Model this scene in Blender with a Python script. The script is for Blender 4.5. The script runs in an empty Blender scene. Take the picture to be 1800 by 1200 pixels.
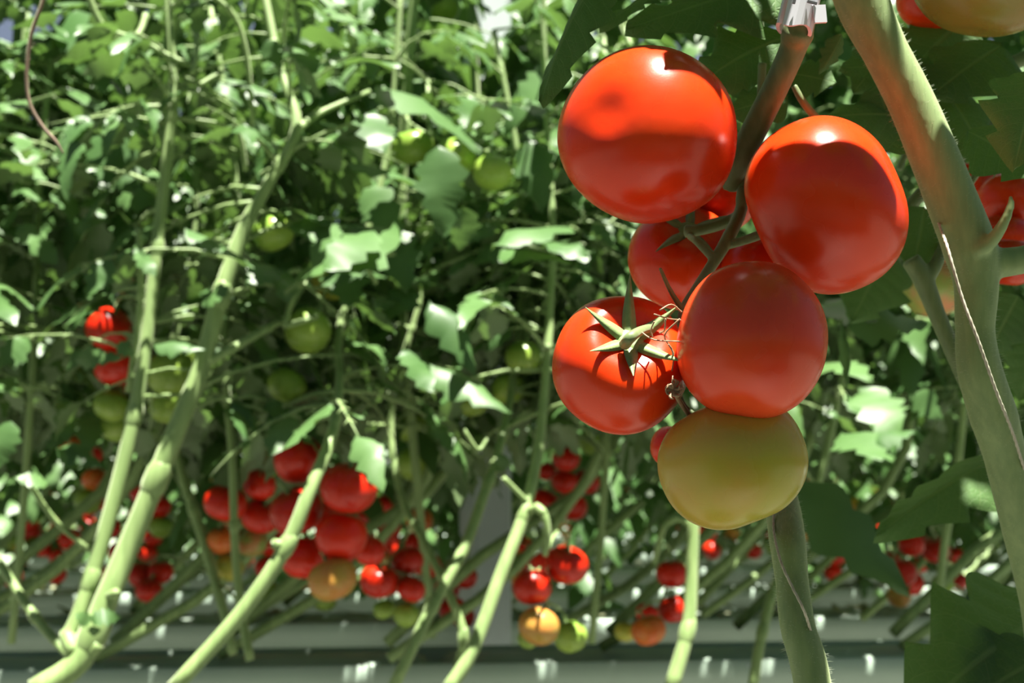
import bpy, math, random
import numpy as np
from mathutils import Vector, Matrix

random.seed(11)
rng = np.random.default_rng(5)
SC = bpy.context.scene
COL = SC.collection
PI = math.pi

# ------------------------------------------------------------------ camera, sky, sun, exposure
F = 2000.0
PITCH = math.atan(280.0 / F)
CAM = Vector((0, 0, 1.35))
FWD = Vector((0, math.cos(PITCH), math.sin(PITCH)))
UPV = Vector((0, -math.sin(PITCH), math.cos(PITCH)))
RGT = Vector((1, 0, 0))

cd = bpy.data.cameras.new('camera')
cam = bpy.data.objects.new('camera', cd)
COL.objects.link(cam)
cam.location = CAM
cam.rotation_euler = (PI / 2 + PITCH, 0, 0)
cd.sensor_width = 36
cd.lens = 40
cd.clip_start = 0.02
cd.dof.use_dof = True
cd.dof.focus_distance = 0.49
cd.dof.aperture_fstop = 12
SC.camera = cam

W = bpy.data.worlds.new('sky')
SC.world = W
W.use_nodes = True
wn = W.node_tree
bg = wn.nodes['Background']
sky = wn.nodes.new('ShaderNodeTexSky')
sky.sky_type = 'NISHITA'
sky.sun_disc = False
sky.sun_elevation = math.radians(68)
sky.air_density = 1.0
sky.dust_density = 3.0
sky.ozone_density = 1.0
wn.links.new(sky.outputs[0], bg.inputs[0])
bg.inputs[1].default_value = 0.07

SUN_DIR = Vector((0.13, -0.26, 1.0)).normalized()      # towards the sun
sl = bpy.data.lights.new('sun', 'SUN')
sl.energy = 23
sl.angle = math.radians(0.6)
sl.color = (1.0, 0.96, 0.87)
sun = bpy.data.objects.new('sun', sl)
COL.objects.link(sun)
sun.location = (0, 0, 8)
sun.rotation_euler = SUN_DIR.to_track_quat('Z', 'Y').to_euler()

vs = SC.view_settings
vs.view_transform = 'Standard'
vs.look = 'None'
vs.exposure = 0.0
vs.gamma = 1
vs.use_curve_mapping = False
SC.cycles.max_bounces = 7
SC.cycles.diffuse_bounces = 4
SC.cycles.transmission_bounces = 4
SC.cycles.sample_clamp_indirect = 6


def P(px, py, d):
    return CAM + FWD * d + RGT * ((px - 900) / F * d) + UPV * ((600 - py) / F * d)


def camdir(r, f, u):
    return (RGT * r + FWD * f + UPV * u).normalized()


# ------------------------------------------------------------------ materials
def new_mat(name):
    m = bpy.data.materials.new(name)
    m.use_nodes = True
    nt = m.node_tree
    return m, nt, nt.nodes['Principled BSDF'], nt.nodes['Material Output']


def N(nt, kind, **kw):
    n = nt.nodes.new(kind)
    for k, v in kw.items():
        setattr(n, k, v)
    return n


def ramp(nt, src, stops):
    r = N(nt, 'ShaderNodeValToRGB')
    while len(r.color_ramp.elements) < len(stops):
        r.color_ramp.elements.new(0.5)
    for e, (p, c) in zip(r.color_ramp.elements, stops):
        e.position = p
        e.color = (*c, 1)
    nt.links.new(src, r.inputs[0])
    return r.outputs[0]


def tomato_mat(name, base, blush=None, top=None, fine=False):
    """base colour, patches of blush, colour around the calyx (local +Z)"""
    m, nt, b, out = new_mat(name)
    L = nt.links.new
    tc = N(nt, 'ShaderNodeTexCoord')
    oi = N(nt, 'ShaderNodeObjectInfo')
    add = N(nt, 'ShaderNodeVectorMath', operation='ADD')
    L(tc.outputs['Object'], add.inputs[0])
    L(oi.outputs['Location'], add.inputs[1])
    nz = N(nt, 'ShaderNodeTexNoise')
    nz.inputs['Scale'].default_value = 28 if fine else 1.3
    nz.inputs['Detail'].default_value = 3
    L(add.outputs[0], nz.inputs['Vector'])
    c = ramp(nt, nz.outputs['Fac'], [(0.36, base), (0.68, blush or tuple(x * 0.8 for x in base))])
    if top:
        sep = N(nt, 'ShaderNodeSeparateXYZ')
        L(tc.outputs['Object'], sep.inputs[0])
        mr = N(nt, 'ShaderNodeMapRange')
        mr.inputs['From Min'].default_value = 0.0 if not fine else 0.0
        mr.inputs['From Max'].default_value = 0.8 if not fine else 0.03
        L(sep.outputs['Z'], mr.inputs['Value'])
        mx = N(nt, 'ShaderNodeMix', data_type='RGBA')
        L(mr.outputs[0], mx.inputs[0])
        L(c, mx.inputs[6])
        mx.inputs[7].default_value = (*top, 1)
        c = mx.outputs[2]
    # small brightness change from fruit to fruit
    hs = N(nt, 'ShaderNodeHueSaturation')
    mr2 = N(nt, 'ShaderNodeMapRange')
    mr2.inputs['To Min'].default_value = 0.82
    mr2.inputs['To Max'].default_value = 1.12
    L(oi.outputs['Random'], mr2.inputs['Value'])
    L(mr2.outputs[0], hs.inputs['Value'])
    L(c, hs.inputs['Color'])
    L(hs.outputs[0], b.inputs['Base Color'])
    b.inputs['Roughness'].default_value = 0.3
    b.inputs['IOR'].default_value = 1.37
    b.inputs['Coat Weight'].default_value = 0.06
    b.inputs['Coat Roughness'].default_value = 0.12
    if fine:
        b.inputs['Subsurface Weight'].default_value = 0.25
        b.inputs['Subsurface Radius'].default_value = (1.0, 0.25, 0.12)
        b.inputs['Subsurface Scale'].default_value = 0.006
        n2 = N(nt, 'ShaderNodeTexNoise')
        n2.inputs['Scale'].default_value = 900
        n2.inputs['Detail'].default_value = 2
        L(tc.outputs['Object'], n2.inputs['Vector'])
        n3 = N(nt, 'ShaderNodeTexNoise')
        n3.inputs['Scale'].default_value = 45
        n3.inputs['Detail'].default_value = 2
        L(tc.outputs['Object'], n3.inputs['Vector'])
        bp = N(nt, 'ShaderNodeBump')
        bp.inputs['Strength'].default_value = 0.05
        bp.inputs['Distance'].default_value = 0.0004
        L(n2.outputs['Fac'], bp.inputs['Height'])
        bp2 = N(nt, 'ShaderNodeBump')
        bp2.inputs['Strength'].default_value = 0.25
        bp2.inputs['Distance'].default_value = 0.002
        L(n3.outputs['Fac'], bp2.inputs['Height'])
        L(bp.outputs[0], bp2.inputs['Normal'])
        L(bp2.outputs[0], b.inputs['Normal'])
        rr = N(nt, 'ShaderNodeMapRange')
        rr.inputs['To Min'].default_value = 0.22
        rr.inputs['To Max'].default_value = 0.33
        L(n3.outputs['Fac'], rr.inputs['Value'])
        L(rr.outputs[0], b.inputs['Roughness'])
    return m


RED = (0.62, 0.022, 0.005)
M = {}
M['red_fine'] = tomato_mat('ripe_red_skin', (0.72, 0.044, 0.004), (0.64, 0.032, 0.003), fine=True)
M['coral_fine'] = tomato_mat('coral_red_skin', (0.60, 0.040, 0.010), (0.64, 0.060, 0.014), fine=True)
M['turning_fine'] = tomato_mat('turning_skin', (0.42, 0.37, 0.04), (0.50, 0.32, 0.05), top=(0.52, 0.27, 0.05), fine=True)
M['amber_fine'] = tomato_mat('amber_skin', (0.38, 0.20, 0.035), (0.30, 0.24, 0.04), fine=True)
M['R'] = tomato_mat('red_skin', RED, (0.52, 0.016, 0.004))
M['O'] = tomato_mat('orange_skin', (0.72, 0.13, 0.02), (0.70, 0.22, 0.04))
M['Y'] = tomato_mat('amber_turning_skin', (0.62, 0.25, 0.06), (0.52, 0.32, 0.06))
M['YG'] = tomato_mat('yellow_green_skin', (0.50, 0.42, 0.05), (0.40, 0.42, 0.06))
M['G'] = tomato_mat('green_skin', (0.24, 0.37, 0.055), (0.30, 0.42, 0.07), top=(0.17, 0.32, 0.04))
M['GB'] = tomato_mat('blushing_green_skin', (0.30, 0.36, 0.08), (0.62, 0.22, 0.08))


def leaf_mat(name, c1, c2, under, trans, veins=False, tw=0.32, rough=0.42):
    m, nt, b, out = new_mat(name)
    L = nt.links.new
    oi = N(nt, 'ShaderNodeObjectInfo')
    geo = N(nt, 'ShaderNodeNewGeometry')
    tc = N(nt, 'ShaderNodeTexCoord')
    nz = N(nt, 'ShaderNodeTexNoise')
    nz.inputs['Scale'].default_value = 3 if not veins else 2.2
    nz.inputs['Detail'].default_value = 3
    L(tc.outputs['Object'], nz.inputs['Vector'])
    ad = N(nt, 'ShaderNodeMath', operation='MULTIPLY_ADD')
    L(oi.outputs['Random'], ad.inputs[0])
    ad.inputs[1].default_value = 0.65
    nzc = N(nt, 'ShaderNodeMath', operation='MULTIPLY_ADD')
    L(nz.outputs['Fac'], nzc.inputs[0])
    nzc.inputs[1].default_value = 0.9
    nzc.inputs[2].default_value = -0.27
    L(nzc.outputs[0], ad.inputs[2])
    top = ramp(nt, ad.outputs[0], [(0.1, c1), (0.95, c2)])
    mx = N(nt, 'ShaderNodeMix', data_type='RGBA')
    L(geo.outputs['Backfacing'], mx.inputs[0])
    L(top, mx.inputs[6])
    mx.inputs[7].default_value = (*under, 1)
    col = mx.outputs[2]
    if veins:
        uv = N(nt, 'ShaderNodeUVMap')
        sp = N(nt, 'ShaderNodeSeparateXYZ')
        L(uv.outputs[0], sp.inputs[0])
        av = N(nt, 'ShaderNodeMath', operation='ABSOLUTE')
        L(sp.outputs['Y'], av.inputs[0])
        # side veins: lines of u - 0.13|v| at seven steps
        k = N(nt, 'ShaderNodeMath', operation='MULTIPLY_ADD')
        L(av.outputs[0], k.inputs[0])
        k.inputs[1].default_value = -0.15
        L(sp.outputs['X'], k.inputs[2])
        k2 = N(nt, 'ShaderNodeMath', operation='MULTIPLY')
        L(k.outputs[0], k2.inputs[0])
        k2.inputs[1].default_value = 7.0
        pp = N(nt, 'ShaderNodeMath', operation='PINGPONG')
        L(k2.outputs[0], pp.inputs[0])
        pp.inputs[1].default_value = 0.5
        lt = N(nt, 'ShaderNodeMapRange')
        lt.inputs['From Min'].default_value = 0.0
        lt.inputs['From Max'].default_value = 0.026
        lt.inputs['To Min'].default_value = 1
        lt.inputs['To Max'].default_value = 0
        L(pp.outputs[0], lt.inputs['Value'])
        mid = N(nt, 'ShaderNodeMapRange')
        mid.inputs['From Min'].default_value = 0.02
        mid.inputs['From Max'].default_value = 0.06
        mid.inputs['To Min'].default_value = 1
        mid.inputs['To Max'].default_value = 0
        L(av.outputs[0], mid.inputs['Value'])
        vv = N(nt, 'ShaderNodeMath', operation='MAXIMUM')
        L(lt.outputs[0], vv.inputs[0])
        L(mid.outputs[0], vv.inputs[1])
        vo = N(nt, 'ShaderNodeTexVoronoi', feature='DISTANCE_TO_EDGE')
        vo.inputs['Scale'].default_value = 22
        L(tc.outputs['Object'], vo.inputs['Vector'])
        vm = N(nt, 'ShaderNodeMapRange')
        vm.inputs['From Max'].default_value = 0.08
        vm.inputs['To Min'].default_value = 0.35
        vm.inputs['To Max'].default_value = 0
        L(vo.outputs['Distance'], vm.inputs['Value'])
        vx = N(nt, 'ShaderNodeMath', operation='MAXIMUM')
        L(vv.outputs[0], vx.inputs[0])
        L(vm.outputs[0], vx.inputs[1])
        vs_ = N(nt, 'ShaderNodeMath', operation='MULTIPLY')
        L(vx.outputs[0], vs_.inputs[0])
        vs_.inputs[1].default_value = 0.45
        mv = N(nt, 'ShaderNodeMix', data_type='RGBA')
        L(vs_.outputs[0], mv.inputs[0])
        L(col, mv.inputs[6])
        mv.inputs[7].default_value = (0.24, 0.33, 0.12, 1)
        col = mv.outputs[2]
        bp = N(nt, 'ShaderNodeBump')
        bp.inputs['Strength'].default_value = 0.3
        bp.inputs['Distance'].default_value = 0.01
        bp.invert = True
        L(vx.outputs[0], bp.inputs['Height'])
        L(bp.outputs[0], b.inputs['Normal'])
    L(col, b.inputs['Base Color'])
    b.inputs['Roughness'].default_value = rough
    b.inputs['Specular IOR Level'].default_value = 0.25 if veins else 0.38
    tr = N(nt, 'ShaderNodeBsdfTranslucent')
    tr.inputs['Color'].default_value = (*trans, 1)
    ms = N(nt, 'ShaderNodeMixShader')
    ms.inputs[0].default_value = tw
    L(b.outputs[0], ms.inputs[1])
    L(tr.outputs[0], ms.inputs[2])
    L(ms.outputs[0], out.inputs['Surface'])
    return m


M['leaf'] = leaf_mat('tomato_leaf', (0.05, 0.115, 0.032), (0.10, 0.19, 0.06), (0.125, 0.185, 0.08), (0.13, 0.25, 0.045), tw=0.24)
M['leaf_near'] = leaf_mat('near_leaf', (0.07, 0.145, 0.042), (0.095, 0.18, 0.055), (0.115, 0.18, 0.072), (0.14, 0.28, 0.035), veins=True, tw=0.25, rough=0.6)
M['leaf_far'] = leaf_mat('far_leaf', (0.05, 0.12, 0.032), (0.10, 0.19, 0.06), (0.11, 0.175, 0.07), (0.13, 0.26, 0.045), tw=0.26)


def stem_mat(name, c1, c2, sc, rough=0.55):
    m, nt, b, out = new_mat(name)
    L = nt.links.new
    tc = N(nt, 'ShaderNodeTexCoord')
    mp = N(nt, 'ShaderNodeMapping')
    mp.inputs['Scale'].default_value = (sc, sc, sc * 0.12)
    L(tc.outputs['Object'], mp.inputs[0])
    nz = N(nt, 'ShaderNodeTexNoise')
    nz.inputs['Scale'].default_value = 1
    nz.inputs['Detail'].default_value = 5
    L(mp.outputs[0], nz.inputs['Vector'])
    L(ramp(nt, nz.outputs['Fac'], [(0.3, c1), (0.7, c2)]), b.inputs['Base Color'])
    b.inputs['Roughness'].default_value = rough
    b.inputs['Sheen Weight'].default_value = 0.35
    b.inputs['Sheen Tint'].default_value = (0.8, 0.9, 0.6, 1)
    bp = N(nt, 'ShaderNodeBump')
    bp.inputs['Strength'].default_value = 0.3
    bp.inputs['Distance'].default_value = 0.001
    L(nz.outputs['Fac'], bp.inputs['Height'])
    L(bp.outputs[0], b.inputs['Normal'])
    return m


M['stem'] = stem_mat('green_stem', (0.14, 0.225, 0.065), (0.23, 0.33, 0.115), 120)
M['stem_near'] = stem_mat('near_stem', (0.15, 0.225, 0.075), (0.215, 0.29, 0.105), 260)
M['truss'] = stem_mat('truss_green', (0.09, 0.135, 0.04), (0.14, 0.19, 0.065), 260)
M['hair'] = stem_mat('stem_hair', (0.45, 0.50, 0.35), (0.5, 0.55, 0.4), 100)
M['twig'] = stem_mat('dry_twig', (0.10, 0.06, 0.04), (0.17, 0.10, 0.06), 300)
M['dry'] = stem_mat('dried_flower', (0.22, 0.13, 0.07), (0.30, 0.19, 0.10), 400)
M['twine'] = stem_mat('pale_twine', (0.34, 0.29, 0.22), (0.44, 0.40, 0.32), 900)


def plain(name, col, rough=0.5, metal=0.0, noise=0.0, scale=8, spec=0.5):
    m, nt, b, out = new_mat(name)
    L = nt.links.new
    tc = N(nt, 'ShaderNodeTexCoord')
    nz = N(nt, 'ShaderNodeTexNoise')
    nz.inputs['Scale'].default_value = scale
    nz.inputs['Detail'].default_value = 4
    L(tc.outputs['Object'], nz.inputs['Vector'])
    c0 = tuple(x * (1 - noise) for x in col)
    L(ramp(nt, nz.outputs['Fac'], [(0.3, c0), (0.7, col)]), b.inputs['Base Color'])
    b.inputs['Roughness'].default_value = rough
    b.inputs['Metallic'].default_value = metal
    b.inputs['Specular IOR Level'].default_value = spec
    return m


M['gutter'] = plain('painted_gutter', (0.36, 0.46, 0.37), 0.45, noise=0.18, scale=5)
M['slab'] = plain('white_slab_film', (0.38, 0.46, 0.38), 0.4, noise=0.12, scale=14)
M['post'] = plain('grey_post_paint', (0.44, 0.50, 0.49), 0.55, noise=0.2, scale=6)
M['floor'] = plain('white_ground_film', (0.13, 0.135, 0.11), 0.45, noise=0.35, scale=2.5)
M['clip'] = plain('white_plastic', (0.62, 0.62, 0.66), 0.35, noise=0.05)
M['dark'] = plain('slot_shade', (0.05, 0.05, 0.05), 0.6)  # shade inside the clip holes, put in as colour
M['litter'] = leaf_mat('glint_fallen_leaf', (0.30, 0.32, 0.16), (0.55, 0.58, 0.42), (0.3, 0.32, 0.16), (0.2, 0.2, 0.05))  # leaf colour raised to look like sunlit flecks
M['frame'] = plain('aluminium_frame', (0.55, 0.57, 0.58), 0.4, 0.3)


def glass_mat():
    m, nt, b, out = new_mat('greenhouse_glass')
    b.inputs['Base Color'].default_value = (0.86, 0.93, 0.90, 1)
    b.inputs['Roughness'].default_value = 0.25
    b.inputs['Transmission Weight'].default_value = 0.85
    b.inputs['IOR'].default_value = 1.1
    return m


M['glass'] = glass_mat()


# ------------------------------------------------------------------ mesh helpers
class MB:
    def __init__(self):
        self.v, self.f, self.n = [], [], 0

    def add(self, verts, faces):
        verts = np.asarray(verts, dtype=float)
        self.v.append(verts)
        for f in faces:
            self.f.append(tuple(i + self.n for i in f))
        self.n += len(verts)

    def mesh(self, name, mat, smooth=True):
        me = bpy.data.meshes.new(name)
        me.from_pydata(np.concatenate(self.v).tolist(), [], self.f)
        if smooth:
            me.polygons.foreach_set('use_smooth', [True] * len(me.polygons))
        me.materials.append(mat)
        me.update()
        return me

    def build(self, name, mat, parent=None, smooth=True, origin=None):
        if origin is not None:
            o = np.array(origin)
            self.v = [v - o for v in self.v]
        return link(name, self.mesh(name, mat, smooth), parent, origin)


def link(name, me, parent=None, loc=None):
    o = bpy.data.objects.new(name, me)
    COL.objects.link(o)
    if loc is not None:
        o.location = loc
    if parent is not None:
        o.parent = parent
        if loc is not None and parent.parent is None:
            o.location = Vector(loc) - parent.location
        elif loc is None:
            o.location = -parent.location
    return o


def empty(name, loc):
    o = bpy.data.objects.new(name, None)
    COL.objects.link(o)
    o.location = loc
    o.empty_display_size = 0.02
    return o


def tag(o, label, cat=None, group=None, kind=None):
    if label:
        o['label'] = label
    if cat:
        o['category'] = cat
    if group:
        o['group'] = group
    if kind:
        o['kind'] = kind
    return o


def spline(pts, rad, step=4):
    pts = [np.array(p, float) for p in pts]
    n = len(pts)
    op, orad = [], []
    for i in range(n - 1):
        p0 = pts[i - 1] if i > 0 else 2 * pts[0] - pts[1]
        p1, p2 = pts[i], pts[i + 1]
        p3 = pts[i + 2] if i + 2 < n else 2 * pts[-1] - pts[-2]
        for k in range(step):
            t = k / step
            op.append(0.5 * ((2 * p1) + (-p0 + p2) * t + (2 * p0 - 5 * p1 + 4 * p2 - p3) * t * t + (-p0 + 3 * p1 - 3 * p2 + p3) * t ** 3))
            orad.append(rad[i] * (1 - t) + rad[i + 1] * t)
    op.append(pts[-1])
    orad.append(rad[-1])
    return np.array(op), np.array(orad)


def tube(mb, pts, rad, sides=8, step=4, smooth=True):
    if smooth and len(pts) > 2:
        p, r = spline(pts, rad, step)
    else:
        p, r = np.array([list(x) for x in pts], float), np.array(rad, float)
    n = len(p)
    tg = np.gradient(p, axis=0)
    tg /= np.linalg.norm(tg, axis=1)[:, None] + 1e-12
    ref = np.array([0.31, -0.9, 0.2])
    if abs(tg[0] @ ref) > 0.9:
        ref = np.array([1.0, 0, 0])
    a = np.cross(tg[0], ref)
    a /= np.linalg.norm(a)
    vs_, fs = [], []
    ang = np.arange(sides) * 2 * PI / sides
    for i in range(n):
        a = a - tg[i] * (a @ tg[i])
        a /= np.linalg.norm(a)
        b = np.cross(tg[i], a)
        vs_.append(p[i] + r[i] * (np.cos(ang)[:, None] * a + np.sin(ang)[:, None] * b))
    for i in range(n - 1):
        for j in range(sides):
            j2 = (j + 1) % sides
            fs.append((i * sides + j, i * sides + j2, (i + 1) * sides + j2, (i + 1) * sides + j))
    fs.append(tuple(range(sides - 1, -1, -1)))
    fs.append(tuple((n - 1) * sides + j for j in range(sides)))
    mb.add(np.concatenate(vs_), fs)
    return p, r


def box(mb, lo, hi, rot=None, loc=(0, 0, 0)):
    x0, y0, z0 = lo
    x1, y1, z1 = hi
    v = np.array([(x0, y0, z0), (x1, y0, z0), (x1, y1, z0), (x0, y1, z0), (x0, y0, z1), (x1, y0, z1), (x1, y1, z1), (x0, y1, z1)])
    if rot is not None:
        v = v @ np.array(rot).T
    mb.add(v + np.array(loc), [(3, 2, 1, 0), (4, 5, 6, 7), (0, 1, 5, 4), (1, 2, 6, 5), (2, 3, 7, 6), (3, 0, 4, 7)])


# ------------------------------------------------------------------ fruit
def tomato_verts(R, ratio, nu, nv, dim=0.26, dimw=0.30, ribs=5, ribamp=0.02, seed=0, sq=0.92, taper=0.0):
    r = random.Random(seed)
    ph = [r.uniform(0, 6.28) for _ in range(6)]
    V = []
    for i in range(nu + 1):
        th = PI * i / nu
        s, c = math.sin(th), math.cos(th)
        x = abs(s) ** sq
        z = math.copysign(abs(c) ** sq, c) * ratio
        for j in range(nv):
            a = 2 * PI * j / nv
            topw = max(0.0, c + 0.35) / 1.35
            k = 1 + ribamp * (0.35 + topw) * math.cos(ribs * a + ph[0]) + ribamp * 0.8 * math.cos(2 * a + ph[1]) + ribamp * 0.6 * math.cos(3 * a + ph[2])
            k *= 1 + taper * c
            zz = z
            if c > 0:
                zz = z - dim * ratio * math.exp(-(x / dimw) ** 2)
            else:
                zz = z + 0.05 * math.exp(-(x / 0.22) ** 2)
            V.append((R * x * k * math.cos(a), R * x * k * math.sin(a), R * zz))
    Fc = []
    for i in range(nu):
        for j in range(nv):
            j2 = (j + 1) % nv
            if i == 0:
                Fc.append((0, nv + j, nv + j2))
            elif i == nu - 1:
                Fc.append((i * nv + j, nu * nv, i * nv + j2))
            else:
                Fc.append((i * nv + j, (i + 1) * nv + j, (i + 1) * nv + j2, i * nv + j2))
    return np.array(V), Fc


def tomato_mesh(name, mat, R=1.0, ratio=0.86, nu=14, nv=20, **kw):
    V, Fc = tomato_verts(R, ratio, nu, nv, **kw)
    used = sorted({i for f in Fc for i in f})
    mp = {k: i for i, k in enumerate(used)}
    mb = MB()
    mb.add(V[used], [tuple(mp[i] for i in f) for f in Fc])
    return mb.mesh(name, mat)


def sepal_verts(Ls, w, lift, n=7, twist=0.0, start=0.0):
    """a pointed strip along +X leaving the hub, thickness by a raised midrib"""
    V, Fc = [], []
    for i in range(n + 1):
        t = i / n
        x = start + Ls * t
        z = lift[0] * t + lift[1] * t * t + lift[2] * t ** 3
        ww = w * (1 - t) ** 0.8 * (0.75 + 0.6 * t * (1 - t) * 2) + 0.0002
        tw = twist * t
        for k, (s, dz) in enumerate(((-1, 0), (0, 0.28), (1, 0), (0, -0.12))):
            V.append((x, s * ww * math.cos(tw), z * Ls + dz * ww + s * ww * math.sin(tw)))
    for i in range(n):
        for k in range(4):
            k2 = (k + 1) % 4
            Fc.append((i * 4 + k, (i + 1) * 4 + k, (i + 1) * 4 + k2, i * 4 + k2))
    return np.array(V), Fc


def rotz(V, a):
    c, s = math.cos(a), math.sin(a)
    return np.stack([V[:, 0] * c - V[:, 1] * s, V[:, 0] * s + V[:, 1] * c, V[:, 2]], 1)


def calyx_mesh():
    mb = MB()
    for k in range(5):
        V, Fc = sepal_verts(0.75, 0.11, (0.35, -0.55, 0.2), 4)
        mb.add(rotz(V, k * 1.257 + 0.2 * (k % 2)) + np.array([0, 0, 0.62]), Fc)
    tube(mb, [(0, 0, 0.55), (0.02, 0, 0.8), (0.06, 0.03, 1.05), (0.16, 0.06, 1.25)], [0.12, 0.1, 0.075, 0.07], 6, 2)
    return mb.mesh('calyx', M['stem'])


CALYX = calyx_mesh()
MESHV = {}
for key in ('R', 'O', 'Y', 'YG', 'G', 'GB'):
    MESHV[key] = [tomato_mesh('tomato', M[key], ratio=rt, seed=i + 3, sq=sq, ribamp=ra) for i, (rt, sq, ra) in enumerate(((0.88, 0.95, 0.012), (0.84, 0.92, 0.02), (0.95, 0.98, 0.01)))]


def axis_matrix(axis, spin=0.0):
    q = Vector(axis).normalized().to_track_quat('Z', 'Y')
    return q.to_matrix().to_4x4() @ Matrix.Rotation(spin, 4, 'Z')


def small_tomato(px, py, r, key, label, d=None, axis=None, group=None, calyx=True):
    if d is None:
        d = 1.5 * (48.0 / r) ** 0.75
    R = r * d / F
    c = P(px, py, d)
    FEAT.append((px, py, r * .75, d))
    if axis is None:
        axis = Vector((random.uniform(-.5, .5), random.uniform(-.35, .5), 1))
    me = random.choice(MESHV[key])
    o = bpy.data.objects.new('tomato', me)
    COL.objects.link(o)
    mw = Matrix.Translation(c) @ axis_matrix(axis, random.uniform(0, 6)) @ Matrix.Scale(R * 1.03, 4)
    o.matrix_basis = mw
    tag(o, label, 'tomato', group)
    if calyx:
        k = bpy.data.objects.new('calyx', CALYX)
        COL.objects.link(k)
        k.parent = o
    return o, c + Vector(axis).normalized() * R * 0.8, c, R


# ------------------------------------------------------------------ leaf blades (unit length along +Y, normal +Z)
def blade(nu, nv, W=0.28, teeth=4, depth=0.3, fold=0.25, curl=-0.25, wave=0.03, seed=0, side=0.0, pucker=0.0, base=0.75):
    r = random.Random(seed)
    ph = [r.uniform(0, 6.28) for _ in range(4)]
    V, UV = [], []
    for i in range(nu + 1):
        u = i / nu
        env = math.sin(PI * min(1, u ** base)) ** 0.8 * (1.12 - 0.35 * u) if 0 < u < 1 else 0
        for j in range(-nv, nv + 1):
            s = j / nv
            sg = 1 if s >= 0 else 0
            f = (u * teeth + 0.45 * sg + ph[0]) % 1.0
            tooth = 1 - depth * (f ** 1.5) * (0.4 + 0.6 * math.sin(PI * u))
            w = W * env * tooth * (1 + 0.06 * math.sin(9 * u + ph[1 + sg]))
            if nv > 1:
                tipw = abs(s) ** 3
                w = W * env * ((1 - tipw) + tipw * tooth)
            x = s * w
            y = u + 0.10 * abs(s) ** 2 * w * (1 - f) * (1 if depth > 0 else 0)
            z = -fold * abs(x) + curl * u * u + wave * math.sin(7 * u + ph[3] + 2 * s) * abs(s)
            if pucker:
                q = ((u - 0.15 * abs(s)) * 7) % 1.0
                z += pucker * math.sin(PI * q) * min(1, abs(s) * 3) * (1 - abs(s) ** 4)
                z += -0.05 * abs(s) ** 2 * math.sin(PI * u)
            x += side * u * u
            V.append((x, y, z))
            UV.append((u, s))
    m = 2 * nv + 1
    Fc = [(i * m + j, i * m + j + 1, (i + 1) * m + j + 1, (i + 1) * m + j) for i in range(nu) for j in range(m - 1)]
    return np.array(V), Fc, UV


def blade_mesh(name, mat, uv=False, **kw):
    V, Fc, UV = blade(**kw)
    mb = MB()
    mb.add(V, Fc)
    me = mb.mesh(name, mat)
    if uv:
        l = me.uv_layers.new(name='UVMap')
        for lp in me.loops:
            l.data[lp.index].uv = UV[lp.vertex_index]
    return me


BL = [blade_mesh('leaflet', M['leaf'], nu=14, nv=1, W=w * 1.08, teeth=t + .5, depth=dp + .16, fold=fo, curl=cu, wave=wv, seed=i, side=sd)
      for i, (w, t, dp, fo, cu, wv, sd) in enumerate((
          (0.27, 3, 0.34, 0.30, -0.30, 0.05, 0.05), (0.30, 4, 0.38, 0.15, -0.15, 0.06, -0.06), (0.24, 3, 0.30, 0.50, -0.42, 0.04, 0.02),
          (0.33, 4, 0.42, 0.10, -0.35, 0.08, 0.08), (0.22, 3, 0.26, 0.60, -0.20, 0.03, -0.05), (0.29, 5, 0.36, -0.20, -0.5, 0.05, 0.0)))]
BN = [blade_mesh('leaflet', M['leaf_near'], uv=True, nu=40, nv=7, W=w, teeth=t, depth=dp, fold=fo, curl=cu, wave=wv, seed=i + 20, side=sd, pucker=0.012)
      for i, (w, t, dp, fo, cu, wv, sd) in enumerate((
          (0.30, 4, 0.55, 0.12, -0.10, 0.04, 0.04), (0.34, 3.6, 0.50, 0.20, -0.22, 0.05, -0.06), (0.27, 4, 0.40, 0.45, -0.35, 0.04, 0.05),
          (0.40, 3, 0.35, 0.10, -0.12, 0.03, 0.0), (0.24, 5, 0.45, 0.05, -0.15, 0.06, 0.10)))]


def leaf_frame(p0, p1, n, wscale=1.0):
    y = (p1 - p0)
    L = y.length
    y = y.normalized()
    z = (n - y * n.dot(y)).normalized()
    x = y.cross(z)
    m = Matrix((x * L * wscale, y * L, z * L)).transposed().to_4x4()
    m.translation = p0
    return m


def single_leaf(parent, p0, p1, n, me, wscale=1.0, name='leaflet', label=None):
    o = bpy.data.objects.new(name, me)
    COL.objects.link(o)
    o.parent = parent
    m = leaf_frame(p0, p1, n, wscale)
    m.translation = p0 - parent.location
    o.matrix_basis = m
    if label:
        o['label'] = label
    return o


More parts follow.
